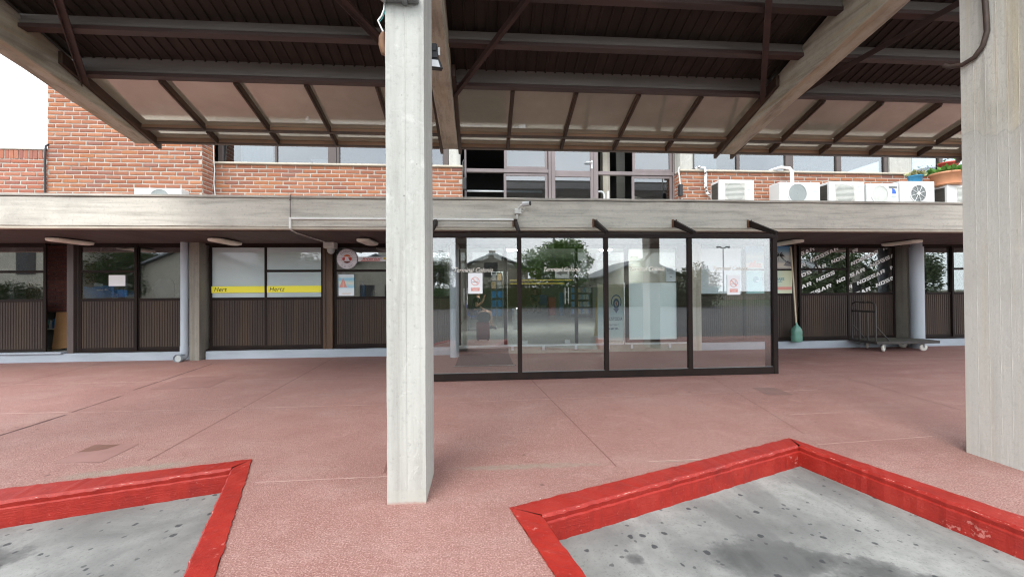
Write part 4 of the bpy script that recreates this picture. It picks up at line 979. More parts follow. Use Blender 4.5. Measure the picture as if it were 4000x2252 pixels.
# ------------------------------------------------------------------ outdoor air conditioning units
def ac(label, x0, x1, z1, style, fan_x, fan_r=.19, z0=2.99, logo=False):
    yf, yb = 7.55, 7.86
    t = thing('outdoor_unit', label, 'air conditioner', ((x0+x1)/2, 7.7, z0), 'outdoor air conditioning units on the terrace')
    mb = MB(); mb.box(x0, x1, yf, yb, z0+.03, z1); mb.build('casing', 'white_metal', t, bevel=.018, seg=3)
    mb = MB()
    for x in (x0+.10, x1-.16): mb.box(x, x+.06, yf+.01, yb-.01, z0-.05, z0+.029)
    mb.build('foot', 'black_plastic', t)
    cz = z0+.03+(z1-z0-.03)*.50
    if style in ('slats', 'coil'):
        mb = MB(); mb.box(fan_x-.215, fan_x+.215, yf-.006, yf+.01, z0+.06, z1-.04); mb.build('grille_panel', 'offwhite_plastic', t, bevel=.004)
        mb = MB(); k = 0; z = z0+.075
        while z < z1-.055:
            d = max(0, 1-((z-cz)/.24)**2)**.5
            mb.box(fan_x-.205, fan_x+.205, yf-.010-.012*d, yf-.0075, z, z+.008); z += .024
        mb.build('grille', 'offwhite_plastic', t)
        mb = MB(); mb.disc((fan_x, yf-.0068, cz), .195, 36); mb.build('fan', 'grille_grey', t)
    else:
        dark = {'mesh': 'fan_grey', 'spokes': 'dark_grille', 'faint': 'offwhite_plastic'}[style]
        mb = MB(); mb.disc((fan_x, yf-.004, cz), fan_r, 40); mb.build('fan_opening', dark, t)
        mb = MB(); mb.disc((fan_x, yf-.012, cz), fan_r+.018, 40, fan_r); mb.lathe([(fan_r+.018, -.012), (fan_r+.020, .0)], (fan_x, yf, cz), 40, 'y', caps=False)
        mb.build('fan_ring', 'white_metal', t)
        mb = MB()
        if style == 'spokes':
            for k in range(8):
                a = k*math.pi/4+.3; mb.tube([(fan_x+.03*math.cos(a), yf-.012, cz+.03*math.sin(a)), (fan_x+fan_r*math.cos(a), yf-.012, cz+fan_r*math.sin(a))], .006, 5)
            for q in (.06, .09, .12, .15, .175): mb.disc((fan_x, yf-.011, cz), q+.0015, 36, q-.0015)
            mb.lathe([(.034, -.02), (.034, -.005)], (fan_x, yf, cz), 16, 'y')
            mb.build('fan_guard', 'white_metal', t)
        else:
            q = .02
            while q < fan_r: mb.disc((fan_x, yf-.010, cz), q+.0022, 36, q-.0022); q += .015
            mb.build('fan_guard', 'grille_grey' if style == 'mesh' else 'grille_grey', t)
    if style in ('coil', 'slats'):
        mb = MB(); mb.box(x0-.004, x0+.006, yf+.05, yb-.04, z0+.07, z1-.05); mb.build('side_coil', 'coil_dark', t)
    if logo:
        lx = x1-.12
        mb = MB(); mb.poly([(lx-.03, z0+.275)]+[(lx-.03+.09*math.sin(k*math.pi/20), z0+.275+.105*math.cos(k*math.pi/20)) for k in range(10, -1, -1)], yf-.003)
        mb.build('emblem', 'ink_blue', t)
        mb = MB(); mb.rect(lx-.045, lx+.055, z0+.195, z0+.235, yf-.003); mb.build('marking', 'grille_grey', t)
        mb = MB()
        for k in range(4): mb.box(lx-.10, lx+.08, yf-.004, yf+.001, z1-.06-.012*k, z1-.054-.012*k)
        mb.build('vent', 'dark_grille', t)
    else:
        mb = MB(); mb.rect(x1-.17, x1-.07, z1-.10, z1-.095, yf-.0035); mb.rect(x1-.15, x1-.08, z1-.2, z1-.185, yf-.0035); mb.build('marking', 'grille_grey', t)
    return t
ac('white outdoor unit standing alone at the left end of the row below the window hose', 4.62, 5.335, 3.50, 'slats', 4.93)
ac('white outdoor unit with a round grey fan and a white pipe on top', 5.86, 6.71, 3.475, 'mesh', 6.225, .185)
ac('white outdoor unit with slatted grille and dark side between round fan and emblem units', 6.90, 7.655, 3.495, 'coil', 7.225)
ac('lower white outdoor unit with a blue quarter circle emblem', 7.70, 8.392, 3.47, 'faint', 7.97, .17, logo=True)
ac('white outdoor unit with an open spoked fan under the blue flowerpot', 8.42, 9.18, 3.525, 'spokes', 8.81, .165)
ac('white outdoor unit under the big terracotta pot, half behind the right column', 9.46, 10.25, 3.465, 'coil', 9.86)
t = ac('white outdoor unit at the far left, only its top rising above the fascia', -6.09, -5.30, 3.215, 'mesh', -5.66, .17, z0=2.80)
mb = MB(); mb.tube([(4.38, 8.18, 3.86), (4.50, 8.05, 3.895), (4.58, 8.0, 3.87), (4.62, 8.02, 3.75), (4.60, 8.02, 3.55), (4.63, 8.0, 3.35), (4.72, 7.95, 3.22), (4.80, 7.88, 3.15)], .026, 10); mb.tube([(4.598, 8.0, 3.70), (4.60, 8.0, 3.45)], .029, 10)
tag(mb.build('insulated_hose', 'lagging'), 'black and white lagged hose from the window sill down to the lone outdoor unit', 'hose')
mb = MB(); mb.tube([(6.05, 8.1, 3.865), (6.22, 7.98, 3.895), (6.38, 7.95, 3.87), (6.42, 7.93, 3.80), (6.38, 7.87, 3.60), (6.34, 7.82, 3.49)], [.016, .03, .036, .038, .034, .03], 10)
tag(mb.build('insulated_hose', 'cable_white'), 'fat white pipe bending from the sill to the round fan unit', 'hose')

# flowerpots
def pot(label, c, r0, r1, h, mat, tray=None, leaves=None, lm='leaf_green', n=60, size=.07, up=.10):
    x, y, z = c
    t = thing('flowerpot', label, 'flowerpot', c)
    mb = MB(); mb.lathe([(r0, z), (r0+(r1-r0)*.82, z+h*.82), (r1*1.05, z+h*.83), (r1*1.08, z+h), (r1*.95, z+h), (r1*.93, z+h*.86)], c[:2]+(0,), 28); mb.build('pot', mat, t)
    mb = MB(); mb.lathe([(r1*.9, z+h*.86), (r1*.5, z+h*.9)], c[:2]+(0,), 20); mb.build('soil', 'soil', t)
    if tray:
        mb = MB(); mb.lathe([(r0*.95, z-.024), (r0*1.14, z-.004), (r0*1.10, z-.002)], c[:2]+(0,), 28); mb.build('saucer', tray, t)
    mb = MB()
    for k in range(n):
        a = R(0, 6.28); q = r1*R(.1, .95); p = Vector((x+q*math.cos(a), y+q*math.sin(a), z+h*.88+R(0, up)))
        d = Vector((math.cos(a)*R(.3, 1.2), math.sin(a)*R(.3, 1.2), R(.15, 1.0))).normalized(); s = d.cross(Vector((R(-1, 1), R(-1, 1), R(-1, 1)))).normalized()*size*.28; l = size*R(.7, 1.3)
        mb.add([p, p+d*l*.5+s, p+d*l, p+d*l*.5-s], [(0, 1, 2, 3)])
    mb.build('plant', lm, t, recalc=False)
    return t
pot('small blue flowerpot with a pale succulent on the spoked fan unit', (8.90, 7.68, 3.526), .098, .118, .14, 'pot_blue', lm='succulent', n=110, size=.085, up=.07)
pot('large terracotta flowerpot with a green plant on the last outdoor unit', (9.62, 7.70, 3.492), .215, .248, .245, 'terracotta', 'terracotta', n=160, size=.13, up=.07)
pot('red and terracotta flowerpot standing behind the large one, partly hidden', (10.06, 8.0, 3.86), .12, .16, .20, 'pot_red', n=24, size=.06)
# ------------------------------------------------------------------ signs and posters
def sheet(name, label, cat, x0, x1, z0, z1, y, mat, group=None, th=.003):
    mb = MB(); mb.box(x0, x1, y, y+th, z0, z1); o = mb.build(name, mat, origin=((x0+x1)/2, y, z0)); tag(o, label, cat, group); return o
def part(name, mat, parent, fn, **kw):
    mb = MB(); fn(mb); return mb.build(name, mat, parent, recalc=False, **kw)
# yellow strips
for x0, x1, word, lab in ((-5.642, -4.572, 'Hert', 'yellow strip with an unfinished black word on the left frosted pane'), (-4.516, -3.412, 'Hertz', 'yellow strip with a whole black word on the right frosted pane')):
    s_ = sheet('window_strip', lab, 'window sign', x0, x1, 1.366, 1.505, 8.857 if x0 > -4.6 else 8.885, 'yellow_film', 'yellow strips on the frosted windows')
    def f(mb):
        q = MB(); put_text(q, word, 0, 0, 0, .126, bold=.0004, shear=.24, xs=.98, align='LEFT', spacing=1.06)
        for v in q.v: mb.v.append((x0+.045+v[0], (8.857 if x0 > -4.6 else 8.885)-.002, 1.398+v[2]))
        mb.f = q.f; mb.mi = q.mi; mb.sm = q.sm
    part('lettering', 'ink_black', s_, f)
# round agency sign
y = 8.838; cx, cz, r = -2.868, 2.07, .213
rs = thing('round_sign', 'round lilac sign with a sunset and sail emblem left of the middle column', 'sign', (cx, y, cz-r))
mb = MB(); mb.lathe([(r, 0), (r, .014)], (cx, y, cz), 48, 'y'); mb.build('disc', 'disc_lilac', rs)
def f(mb):
    for q in (.205, .118): mb.disc((cx, y-.002, cz), q+.002, 48, q-.002)
    for s in (-1, 1):
        for dz in (-.024, .024): mb.rect(cx+s*.160-.044, cx+s*.160+.044, cz+dz-.002, cz+dz+.002, y-.0025)
part('ring', 'ink_grey', rs, f)
def cap(mb, z0, z1, q, yy):
    pts = []
    for k in range(25):
        z = z0+(z1-z0)*k/24; pts.append((cx+math.sqrt(max(0, q*q-(z-cz)**2)), z))
    mb.poly(pts+[(2*cx-a, b) for a, b in pts[::-1]], yy)
part('sun', 'ink_orange', rs, lambda mb: cap(mb, cz+.045, cz+.092, .0925, y-.003))
part('sea', 'ink_red', rs, lambda mb: cap(mb, cz-.034, cz+.034, .099, y-.003))
part('shore', 'ink_maroon', rs, lambda mb: cap(mb, cz-.092, cz-.045, .0925, y-.003))
part('sail', 'disc_lilac', rs, lambda mb: (mb.poly([(cx-.05, cz-.038), (cx+.05, cz-.04), (cx+.045, cz-.01), (cx+.025, cz+.025), (cx-.005, cz+.05), (cx-.03, cz+.048), (cx-.042, cz+.01)], y-.005), mb.poly([(cx-.07, cz-.049), (cx+.07, cz-.049), (cx+.064, cz-.041), (cx-.07, cz-.041)], y-.0055)))
def f(mb): arc_text(mb, 'BERRUTTI', cx, cz, y-.003, .141, .070, math.pi/2, 1.95, bold=-.0005); arc_text(mb, 'TURISMO', cx, cz, y-.003, .190, .064, -math.pi/2, 1.62, True, bold=-.0008)
part('lettering', 'ink_grey', rs, f)
b_ = sheet('banner_strip', 'white banner strip with red slanted lettering and a small sun beside the round sign', 'banner', -2.64, -1.99, 2.014, 2.115, 8.845, 'paper_white')
part('lettering', 'ink_red', b_, lambda mb: put_text(mb, 'intertur', -2.36, 2.047, 8.843, .088, bold=.0016, shear=.35, xs=1.42))
part('underline', 'ink_red', b_, lambda mb: mb.poly([(-2.595, 2.022), (-2.19, 2.024), (-2.16, 2.036), (-2.575, 2.036)], 8.8432))
part('sun', 'ink_yellow', b_, lambda mb: mb.disc((-2.085, 8.843, 2.078), .026, 16, sz=.9))
p_ = sheet('poster', 'small poster of an orange pier by blue water below the round sign', 'poster', -3.049, -2.725, 1.287, 1.741, 8.845, 'print_pier')
part('pier', 'ink_salmon', p_, lambda mb: mb.poly([(-3.035, 1.465), (-2.955, 1.66), (-2.945, 1.66), (-2.875, 1.465)], 8.8435))
part('pier_joint', 'ink_cream', p_, lambda mb: mb.poly([(-2.958, 1.47), (-2.951, 1.655), (-2.948, 1.655), (-2.948, 1.47)], 8.8425))
part('boat', 'ink_cream', p_, lambda mb: (mb.poly([(-2.85, 1.53), (-2.77, 1.525), (-2.75, 1.55), (-2.79, 1.58), (-2.85, 1.56)], 8.8435), mb.rect(-2.98, -2.79, 1.322, 1.345, 8.8435)))
part('footer', 'ink_salmon', p_, lambda mb: mb.rect(-2.96, -2.80, 1.332, 1.336, 8.8425))
sheet('paper_notice', 'blank white paper sheet stuck inside the left window above the blue bag', 'paper', -7.625, -7.306, 1.521, 1.747, 8.856, 'paper_white')
# no smoking signs on the screen
def nosmoke(x0, x1, z0, z1, lab):
    s_ = sheet('no_smoking_sign', lab, 'sign', x0, x1, z0, z1, 6.198, 'paper_white', 'no smoking signs on the glass screen')
    c, zc, y = (x0+x1)/2-.002, z0+(z1-z0)*.60, 6.1965
    part('cigarette', 'ink_grey', s_, lambda mb: (mb.rect(c-.045, c+.045, zc-.014, zc-.006, y), mb.poly([(c+.02, zc+.01), (c+.03, zc+.02), (c+.02, zc+.035), (c+.025, zc+.035), (c+.036, zc+.02), (c+.026, zc+.01)], y)))
    def f(mb):
        mb.disc((c, y-.001, zc), .065, 40, .056); s = .0042
        mb.poly([(c-.041-s, zc+.041-s), (c+.041-s, zc-.041-s), (c+.041+s, zc-.041+s), (c-.041+s, zc+.041+s)], y-.0015)
    part('prohibition_ring', 'ink_salmon', s_, f)
    part('label_block', 'ink_salmon', s_, lambda mb: mb.rect(c-.066, c+.066, z0+.042, z0+.094, y))
    part('lettering', 'paper_white', s_, lambda mb: (put_text(mb, 'PROHIBIDO', c, z0+.0725, y-.001, .022), put_text(mb, 'FUMAR', c, z0+.050, y-.001, .022)))
nosmoke(-.215, .003, 1.322, 1.638, 'white no smoking sheet on the first screen pane before the seated traveller')
nosmoke(3.905, 4.123, 1.275, 1.589, 'white no smoking sheet on the last screen pane before the shop posters')
a_ = sheet('arrow_sign', 'white sheet with a fat grey arrow pointing left in the hall glazing', 'sign', 1.614, 1.937, 1.642, 1.849, 8.895, 'paper_white')
part('arrow', 'ink_grey', a_, lambda mb: mb.poly([(1.64, 1.755), (1.765, 1.82), (1.755, 1.785), (1.91, 1.79), (1.885, 1.76), (1.905, 1.728), (1.755, 1.727), (1.765, 1.69)], 8.893))
n_ = sheet('alarm_notice', 'small white security notice at the top right of the aqua frosted door', 'notice', 4.165, 4.385, 1.552, 1.869, 8.895, 'paper_pale')
part('lettering', 'ink_grey', n_, lambda mb: (put_text(mb, 'AREA', 4.275, 1.825, 8.893, .036), put_text(mb, 'PROTEGIDA', 4.275, 1.78, 8.893, .036), put_text(mb, 'SATS', 4.275, 1.727, 8.893, .05, bold=.001)))
part('emblem', 'ink_grey', n_, lambda mb: mb.poly([(4.25, 1.655), (4.275, 1.635), (4.30, 1.655), (4.275, 1.675)], 8.893))
# luggage office board, standing at an angle
cb = thing('signboard', 'tall grey green board with a dark round pin emblem leaning beside the hall door', 'signboard', (2.95, 8.7, .165))
mb = MB(); P0 = Vector((2.50, 8.64)); P1 = Vector((3.11, 8.74)); nn = Vector((-(P1-P0).y, (P1-P0).x)).normalized()*.012
mb.hexa([(P0.x, P0.y, .30), (P1.x, P1.y, .24), (P1.x+nn.x, P1.y+nn.y, .24), (P0.x+nn.x, P0.y+nn.y, .30), (P0.x, P0.y, 1.50), (P1.x, P1.y, 1.50), (P1.x+nn.x, P1.y+nn.y, 1.50), (P0.x+nn.x, P0.y+nn.y, 1.50)])
mb.build('board', 'print_custody', cb)
mb = MB(); mb.tube([(3.125, 8.735, .165), (3.125, 8.735, 1.53)], .016); mb.build('pole', 'steel_bright', cb)
def onboard(q):
    d = (P1-P0).normalized()
    q.v = [(P0.x+d.x*a-nn.x*.3, P0.y+d.y*a-nn.y*.3-b*0, z) for a, b, z in q.v]; return q
q = MB(); q.disc((.44, 0, 1.11), .125, 32, .105, -.2*math.pi, 1.2*math.pi, 1.25); q.disc((.44, 0, 1.07), .075, 32, .038, sz=1.5); q.poly([(.365, .965), (.515, .965), (.44, .86)], 0); onboard(q).build('emblem', 'ink_navy', cb, recalc=False)
q = MB(); q.disc((.44, 0, 1.07), .02, 20, sz=2.3); onboard(q).build('emblem_core', 'ink_maroon', cb, recalc=False)
q = MB(); put_text(q, 'CUSTODIA', .40, .70, 0, .105, bold=.001, xs=.72); put_text(q, 'PROTECCION Y', .34, .585, 0, .055, xs=.8); put_text(q, '094 485 200 -', .36, .50, 0, .062, bold=.001, xs=.8); onboard(q).build('lettering', 'ink_navy', cb, recalc=False)
# travel agency posters
p1 = sheet('poster', 'large pale blue poster on the shop window behind the last screen pane', 'poster', 4.96, 5.94, 1.27, 2.30, 8.892, 'print_pale')
p1b = sheet('notice', 'white typed notice stuck on the large pale poster', 'notice', 5.153, 5.527, 1.442, 1.796, 8.886, 'paper_white')
part('lettering', 'grille_grey', p1b, lambda mb: [mb.rect(5.18, 5.50-.05*(k % 3), 1.74-.035*k, 1.746-.035*k, 8.8845) for k in range(7)])
p2 = sheet('poster', 'beach poster with a leaning dark palm tree against a deep blue evening sky', 'poster', 6.04, 7.143, 1.832, 2.355, 8.853, 'print_sunset')
def palm(mb):
    y = 8.851; c = (6.84, 2.14)
    tr = [(7.10, 1.965), (7.02, 1.995), (6.95, 2.035), (6.89, 2.085), (6.845, 2.14)]
    for a, b in zip(tr[:-1], tr[1:]): mb.poly([(a[0], a[1]-.010), (a[0], a[1]+.006), (b[0], b[1]+.006), (b[0], b[1]-.010)], y)
    for k, (a, l) in enumerate(((2.95, .14), (2.5, .13), (2.0, .15), (1.45, .16), (1.0, .17), (.55, .15), (.1, .17), (-.35, .14), (-1.9, .15), (3.4, .13))):
        yy = y-.0004*k-.0004; pts = []; 
        for t in range(7):
            s = t/6; x = c[0]+l*s*math.cos(a); z = c[1]+l*s*math.sin(a)-.07*s*s; pts.append((x, z, .016*math.sin(math.pi*min(1, s*1.05+.08))))
        mb.poly([(x, z+h) for x, z, h in pts]+[(x, z-h) for x, z, h in pts[::-1]], yy)
part('palm', 'ink_black', p2, palm)
part('rocks', 'ink_grey', p2, lambda mb: mb.poly([(6.93, 1.905), (7.0, 1.895), (7.14, 1.885), (7.14, 1.985), (7.09, 1.995), (7.04, 2.03), (7.02, 2.0), (6.98, 1.99), (6.965, 1.935)], 8.8512))
part('red_flowers', 'ink_salmon', p2, lambda mb: mb.poly([(6.08, 1.87), (6.42, 1.86), (6.38, 1.95), (6.32, 1.97), (6.27, 1.96), (6.24, 2.03), (6.20, 1.97), (6.16, 2.02), (6.12, 1.95)], 8.8512))
part('footer', 'ink_grey', p2, lambda mb: mb.rect(6.72, 7.10, 1.848, 1.856, 8.8512))
p3 = sheet('poster', 'travel agency poster fading from teal to pale yellow with a blue globe', 'poster', 6.04, 7.14, 1.265, 1.785, 8.853, 'print_travel')
part('globe', 'ink_teal', p3, lambda mb: mb.disc((6.265, 8.851, 1.585), .072, 28))
part('globe_swoosh', 'paper_pale', p3, lambda mb: mb.poly([(6.235, 1.535), (6.285, 1.57), (6.36, 1.575), (6.31, 1.535), (6.285, 1.545)], 8.850))
part('lettering', 'ink_teal', p3, lambda mb: (put_text(mb, 'COLONIA VIAJES', 6.655, 1.565, 8.851, .088, bold=.0012, xs=.90), mb.rect(6.45, 6.90, 1.525, 1.533, 8.851)))
part('pink_band', 'ink_salmon', p3, lambda mb: mb.rect(6.78, 7.135, 1.345, 1.415, 8.851))
part('small_print', 'ink_grey', p3, lambda mb: (mb.rect(6.08, 6.42, 1.33, 1.335, 8.851), mb.rect(6.43, 6.436, 1.45, 1.70, 8.851)))
# white stencilled words on the two dark windows
GL = {'N': [[(0, 0), (.26, 0), (.26, 1), (0, 1)], [(.27, 1), (.27, .62), (.73, 0), (.73, .38)], [(.74, 0), (1, 0), (1, 1), (.74, 1)]],
      'O': [[(0, 0), (.27, 0), (.27, 1), (0, 1)], [(.73, 0), (1, 0), (1, 1), (.73, 1)], [(.28, 0), (.72, 0), (.72, .27), (.28, .27)], [(.28, .73), (.72, .73), (.72, 1), (.28, 1)]],
      'S': [[(0, .78), (1, .78), (1, 1), (0, 1)], [(0, .40), (.24, .40), (.24, .77), (0, .77)], [(.25, .40), (1, .40), (1, .61), (.25, .61)], [(.76, 0), (1, 0), (1, .39), (.76, .39)], [(0, 0), (.75, 0), (.75, .22), (0, .22)]],
      'A': [[(0, 0), (.28, 0), (.50, .70), (.50, 1), (.36, 1)], [(.72, 0), (1, 0), (.64, 1), (.51, 1), (.51, .70)], [(.385, .22), (.615, .22), (.56, .40), (.44, .40)]],
      'R': [[(0, 0), (.27, 0), (.27, 1), (0, 1)], [(.28, .78), (1, .78), (1, 1), (.28, 1)], [(.74, .42), (1, .42), (1, .77), (.74, .77)], [(.28, .42), (.73, .42), (.73, .60), (.28, .60)], [(.55, .41), (.73, 0), (1, 0), (.84, .41)]]}
words = [('SSAR', 7.242, 2.071, 7.742, 2.279, 'a'), ('NOSSAR', 7.625, 1.974, 8.331, 2.280, 'a'), ('NOS', 8.140, 1.944, 8.484, 2.080, 'a'), ('AR', 7.259, 1.801, 7.511, 1.906, 'a'), ('SSAR', 7.575, 1.703, 8.025, 1.886, 'a'),
         ('NOS', 7.271, 1.579, 7.657, 1.737, 'b'), ('NOSS', 7.762, 1.518, 8.235, 1.720, 'b'), ('SAR', 7.263, 1.318, 7.659, 1.465, 'b'), ('SSAR', 7.599, 1.190, 8.153, 1.419, 'b'), ('NO', 8.268, 1.481, 8.492, 1.578, 'b'),
         ('R', 8.710, 2.187, 8.867, 2.251, 'c'), ('NOSSAR', 8.664, 1.899, 9.371, 2.202, 'c'), ('N', 9.478, 2.261, 9.605, 2.315, 'c'), ('NOSSA', 9.150, 1.854, 9.793, 2.128, 'c'), ('SSAR', 8.503, 1.573, 9.028, 1.785, 'c'),
         ('NOSSAR', 8.814, 1.444, 9.528, 1.749, 'c'), ('N', 9.656, 1.803, 9.789, 1.862, 'c'), ('R', 8.588, 1.343, 8.703, 1.396, 'c'), ('SAR', 8.779, 1.190, 9.163, 1.334, 'c'), ('NOSS', 9.290, 1.392, 9.774, 1.591, 'c')]
for key, box, yy, pi in (('a', (7.384, 8.512, 1.848, 2.312), 8.868, 1), ('b', (7.384, 8.512, 1.272, 1.792), 8.868, 0), ('c', (8.555, 9.705, 1.272, 2.312), 8.903, 2)):
    q = MB()
    for wd, ax, az, bx, bz, kk in words:
        if kk != key: continue
        d = Vector((bx-ax, bz-az)); n = len(wd); st = d/n; lw2 = st*.86; hgt = Vector((-.235, .91))*.088
        for i, ch in enumerate(wd):
            o = Vector((ax, az))+st*i
            for pl in GL[ch]:
                q.poly([tuple(o+lw2*(u*.98)+hgt*v) for u, v in pl], yy)
    panes = [c for c in w_noss.children if c.name.startswith('pane')]
    clip(q, *box).build('lettering', 'ink_white', w_noss, recalc=False)

# ------------------------------------------------------------------ trolley and home made broom
tr = thing('luggage_trolley', 'dark steel platform trolley with a hooped handle and four white wheels', 'trolley', (9.1, 8.38, 0))
mb = MB(); mb.box(8.40, 9.84, 8.06, 8.70, .195, .225); mb.build('deck', 'trolley_deck', tr, bevel=.008)
mb = MB(); mb.box(8.39, 9.85, 8.045, 8.059, .17, .226); mb.box(8.39, 9.85, 8.701, 8.715, .17, .226); mb.box(9.841, 9.855, 8.06, 8.70, .17, .226); mb.box(8.385, 8.399, 8.06, 8.70, .17, .226); mb.build('deck_frame', 'trolley_steel', tr)
mb = MB()
hx = 8.42; ya, yb = 8.10, 8.66
arc = lambda: [(hx, ya, .226), (hx, ya, .98), (hx, ya+.03, 1.035), (hx, ya+.09, 1.06), (hx, yb-.09, 1.06), (hx, yb-.03, 1.035), (hx, yb, .98), (hx, yb, .226)]
mb.tube(arc(), .018, 10); mb.box(hx-.014, hx+.014, ya+.01, yb-.01, .84, .88)
for yy in (8.285, 8.475): mb.box(hx-.012, hx+.012, yy-.012, yy+.012, .226, .839)
for yy in (ya, yb): mb.tube([(hx, yy, .55), (hx+.30, yy, .24)], .013, 8)
mb.build('handle', 'trolley_steel', tr)
for x, yy, rot in ((8.62, 8.13, .5), (9.55, 8.13, -.2), (8.74, 8.62, .9), (9.62, 8.62, -.6)):
    mb = MB(); c, s = math.cos(rot), math.sin(rot)
    prof = [(.022, -.022), (.062, -.022), (.075, -.014), (.078, 0), (.075, .014), (.062, .022), (.022, .022)]
    n = 20; vs = []
    for r_, h_ in prof:
        for k in range(n):
            a = 2*math.pi*k/n; u, v = r_*math.cos(a), r_*math.sin(a)
            vs.append((x+u*c-h_*s, yy+u*s+h_*c, .079+v))
    mb.add(vs, [(i*n+k, i*n+(k+1) % n, (i+1)*n+(k+1) % n, (i+1)*n+k) for i in range(6) for k in range(n)], True); mb.add(vs[:n], [tuple(range(n))]); mb.add(vs[-n:], [tuple(range(n))])
    w_ = mb.build('wheel', 'wheel_white', tr)
    q = MB(); 
    for sg in (-1, 1):
        ox, oy = -s*.03*sg, c*.03*sg
        q.hexa([(x+ox-.012, yy+oy-.003, .07), (x+ox+.012, yy+oy-.003, .07), (x+ox+.012, yy+oy+.003, .07), (x+ox-.012, yy+oy+.003, .07), (x+ox-.025, yy+oy-.003, .165), (x+ox+.025, yy+oy-.003, .165), (x+ox+.025, yy+oy+.003, .165), (x+ox-.025, yy+oy+.003, .165)])
    q.box(x-.04, x+.04, yy-.04, yy+.04, .166, .194); q.build('fork', 'grey_metal', w_)
br = thing('bottle_scoop', 'cream stick stuck in a crumpled green plastic bottle leaning by the window post', 'bottle on a stick', (7.09, 8.66, .17))
mb = MB(); prof = [(.085, .17), (.10, .18), (.102, .28), (.096, .32), (.103, .37), (.102, .42), (.085, .47), (.05, .52), (.022, .56), (.02, .60)]
n = 24; vs = []
for r_, h_ in prof:
    for k in range(n):
        a = 2*math.pi*k/n; q = r_*(1+R(-.05, .05))/max(abs(math.cos(a)), abs(math.sin(a)))**.6
        vs.append((7.09+q*math.cos(a), 8.67+q*.72*math.sin(a), h_+R(-.006, .006)))
mb.add(vs, [(i*n+k, i*n+(k+1) % n, (i+1)*n+(k+1) % n, (i+1)*n+k) for i in range(len(prof)-1) for k in range(n)], True); mb.add(vs[:n], [tuple(range(n))])
mb.build('bottle', 'bottle_green', br)
mb = MB(); mb.tube([(7.09, 8.67, .40), (7.10, 8.76, 1.5), (7.105, 8.83, 2.30), (7.085, 8.83, 2.335)], .017, 10); mb.build('stick', 'stick_cream', br)
mb = MB(); n = 60
mb.box(-.50, .56, 7.42, 8.74, .004, .016); mb.box(-.53, .60, 7.36, 7.419, .003, .010); tag(mb.build('doormat', 'mat_black', bevel=.003), 'large black rubber doormat before the open hall door', 'doormat')
mb = MB(); k = 0
while k < 68:
    x = -.525+k*.0165; mb.box(x, x+.009, 7.365, 7.415, .0102, .0135); k += 1
mb.build('fringe', 'grille_grey', bpy.data.objects['doormat'])

# ------------------------------------------------------------------ things in the left rooms
bag = thing('blue_bag', 'bright blue carrier bag with a white mark lying inside the left window', 'bag', (-8.02, 9.25, 1.27))
mb = MB(); nx, nz = 16, 8
for dy in (0,):
    vs = []
    for j in range(nz+1):
        for i in range(nx+1):
            u, v = i/nx, j/nz; x = -8.24+u*.60; top = 1.53-.02*math.sin(u*5)
            z = 1.285+v*(top-1.285)+.008*math.sin(u*9+v*3); vs.append((x, 9.0-.04*math.sin(v*3.1)*math.sin(u*3.1)+R(-.010, .010), z))
    mb.add(vs, [(j*(nx+1)+i, j*(nx+1)+i+1, (j+1)*(nx+1)+i+1, (j+1)*(nx+1)+i) for j in range(nz) for i in range(nx)], True)
mb.hexa([(-8.22, 9.03, 1.275), (-7.40, 9.03, 1.30), (-7.40, 9.20, 1.30), (-8.22, 9.20, 1.275), (-8.22, 9.03, 1.50), (-7.42, 9.03, 1.44), (-7.42, 9.20, 1.42), (-8.22, 9.20, 1.50)])
mb.build('bag_body', 'bag_blue', bag, recalc=False)
q = MB(); q.rect(-7.93, -7.80, 1.43, 1.452, 8.935); q.poly([(-7.79, 1.432), (-7.74, 1.43), (-7.71, 1.445), (-7.75, 1.458), (-7.71, 1.466), (-7.76, 1.47), (-7.785, 1.455), (-7.76, 1.443)], 8.934); q.build('mark', 'ink_white', bag, recalc=False)
mb = MB(); mb.hexa([(-8.03, 8.98, 1.53), (-7.86, 8.98, 1.51), (-7.86, 8.985, 1.51), (-8.03, 8.985, 1.53), (-8.015, 9.0, 1.60), (-7.86, 9.0, 1.565), (-7.86, 9.005, 1.565), (-8.015, 9.005, 1.60)]); tag(mb.build('paper_card', 'paper_white'), 'small tilted white card standing on the blue bag', 'card')
mb = MB(); mb.box(-8.36, -5.9, 8.93, 9.75, 1.225, 1.265); tag(mb.build('counter', 'bronze_frame_light'), 'dark counter behind the left shop window', 'counter')
def blobthing(name, label, cat, c, s, mat, seed, amp=.16, n=20, m=12):
    rnd = random.Random(seed); ph = [rnd.uniform(0, 6) for _ in range(6)]
    mb = MB(); vs = []
    for j in range(m+1):
        t = math.pi*j/m
        for i in range(n):
            a = 2*math.pi*i/n; q = 1+amp*(math.sin(3*a+ph[0]+2*t)*math.sin(2*t+ph[1])+.6*math.sin(5*a+ph[2])*math.sin(3*t+ph[3]))*math.sin(t)
            x, y, z = math.sin(t)*math.cos(a)*q, math.sin(t)*math.sin(a)*q, max(-.72, math.cos(t)*q)
            vs.append((c[0]+x*s[0], c[1]+y*s[1], c[2]+(z+.72)*s[2]))
    mb.add(vs, [(j*n+i, j*n+(i+1) % n, (j+1)*n+(i+1) % n, (j+1)*n+i) for j in range(m) for i in range(n)], True)
    o = mb.build(name, mat); tag(o, label, cat); return o
blobthing('backpack', 'dark backpack on the counter behind the left window beside the blue bag', 'backpack', (-6.95, 9.4, 1.266), (.20, .16, .25), 'cloth_navy', 3)
blobthing('duffel_bag', 'low dark duffel bag on the counter near the left downpipe', 'bag', (-6.50, 9.4, 1.266), (.24, .15, .13), 'cloth_dark', 5)
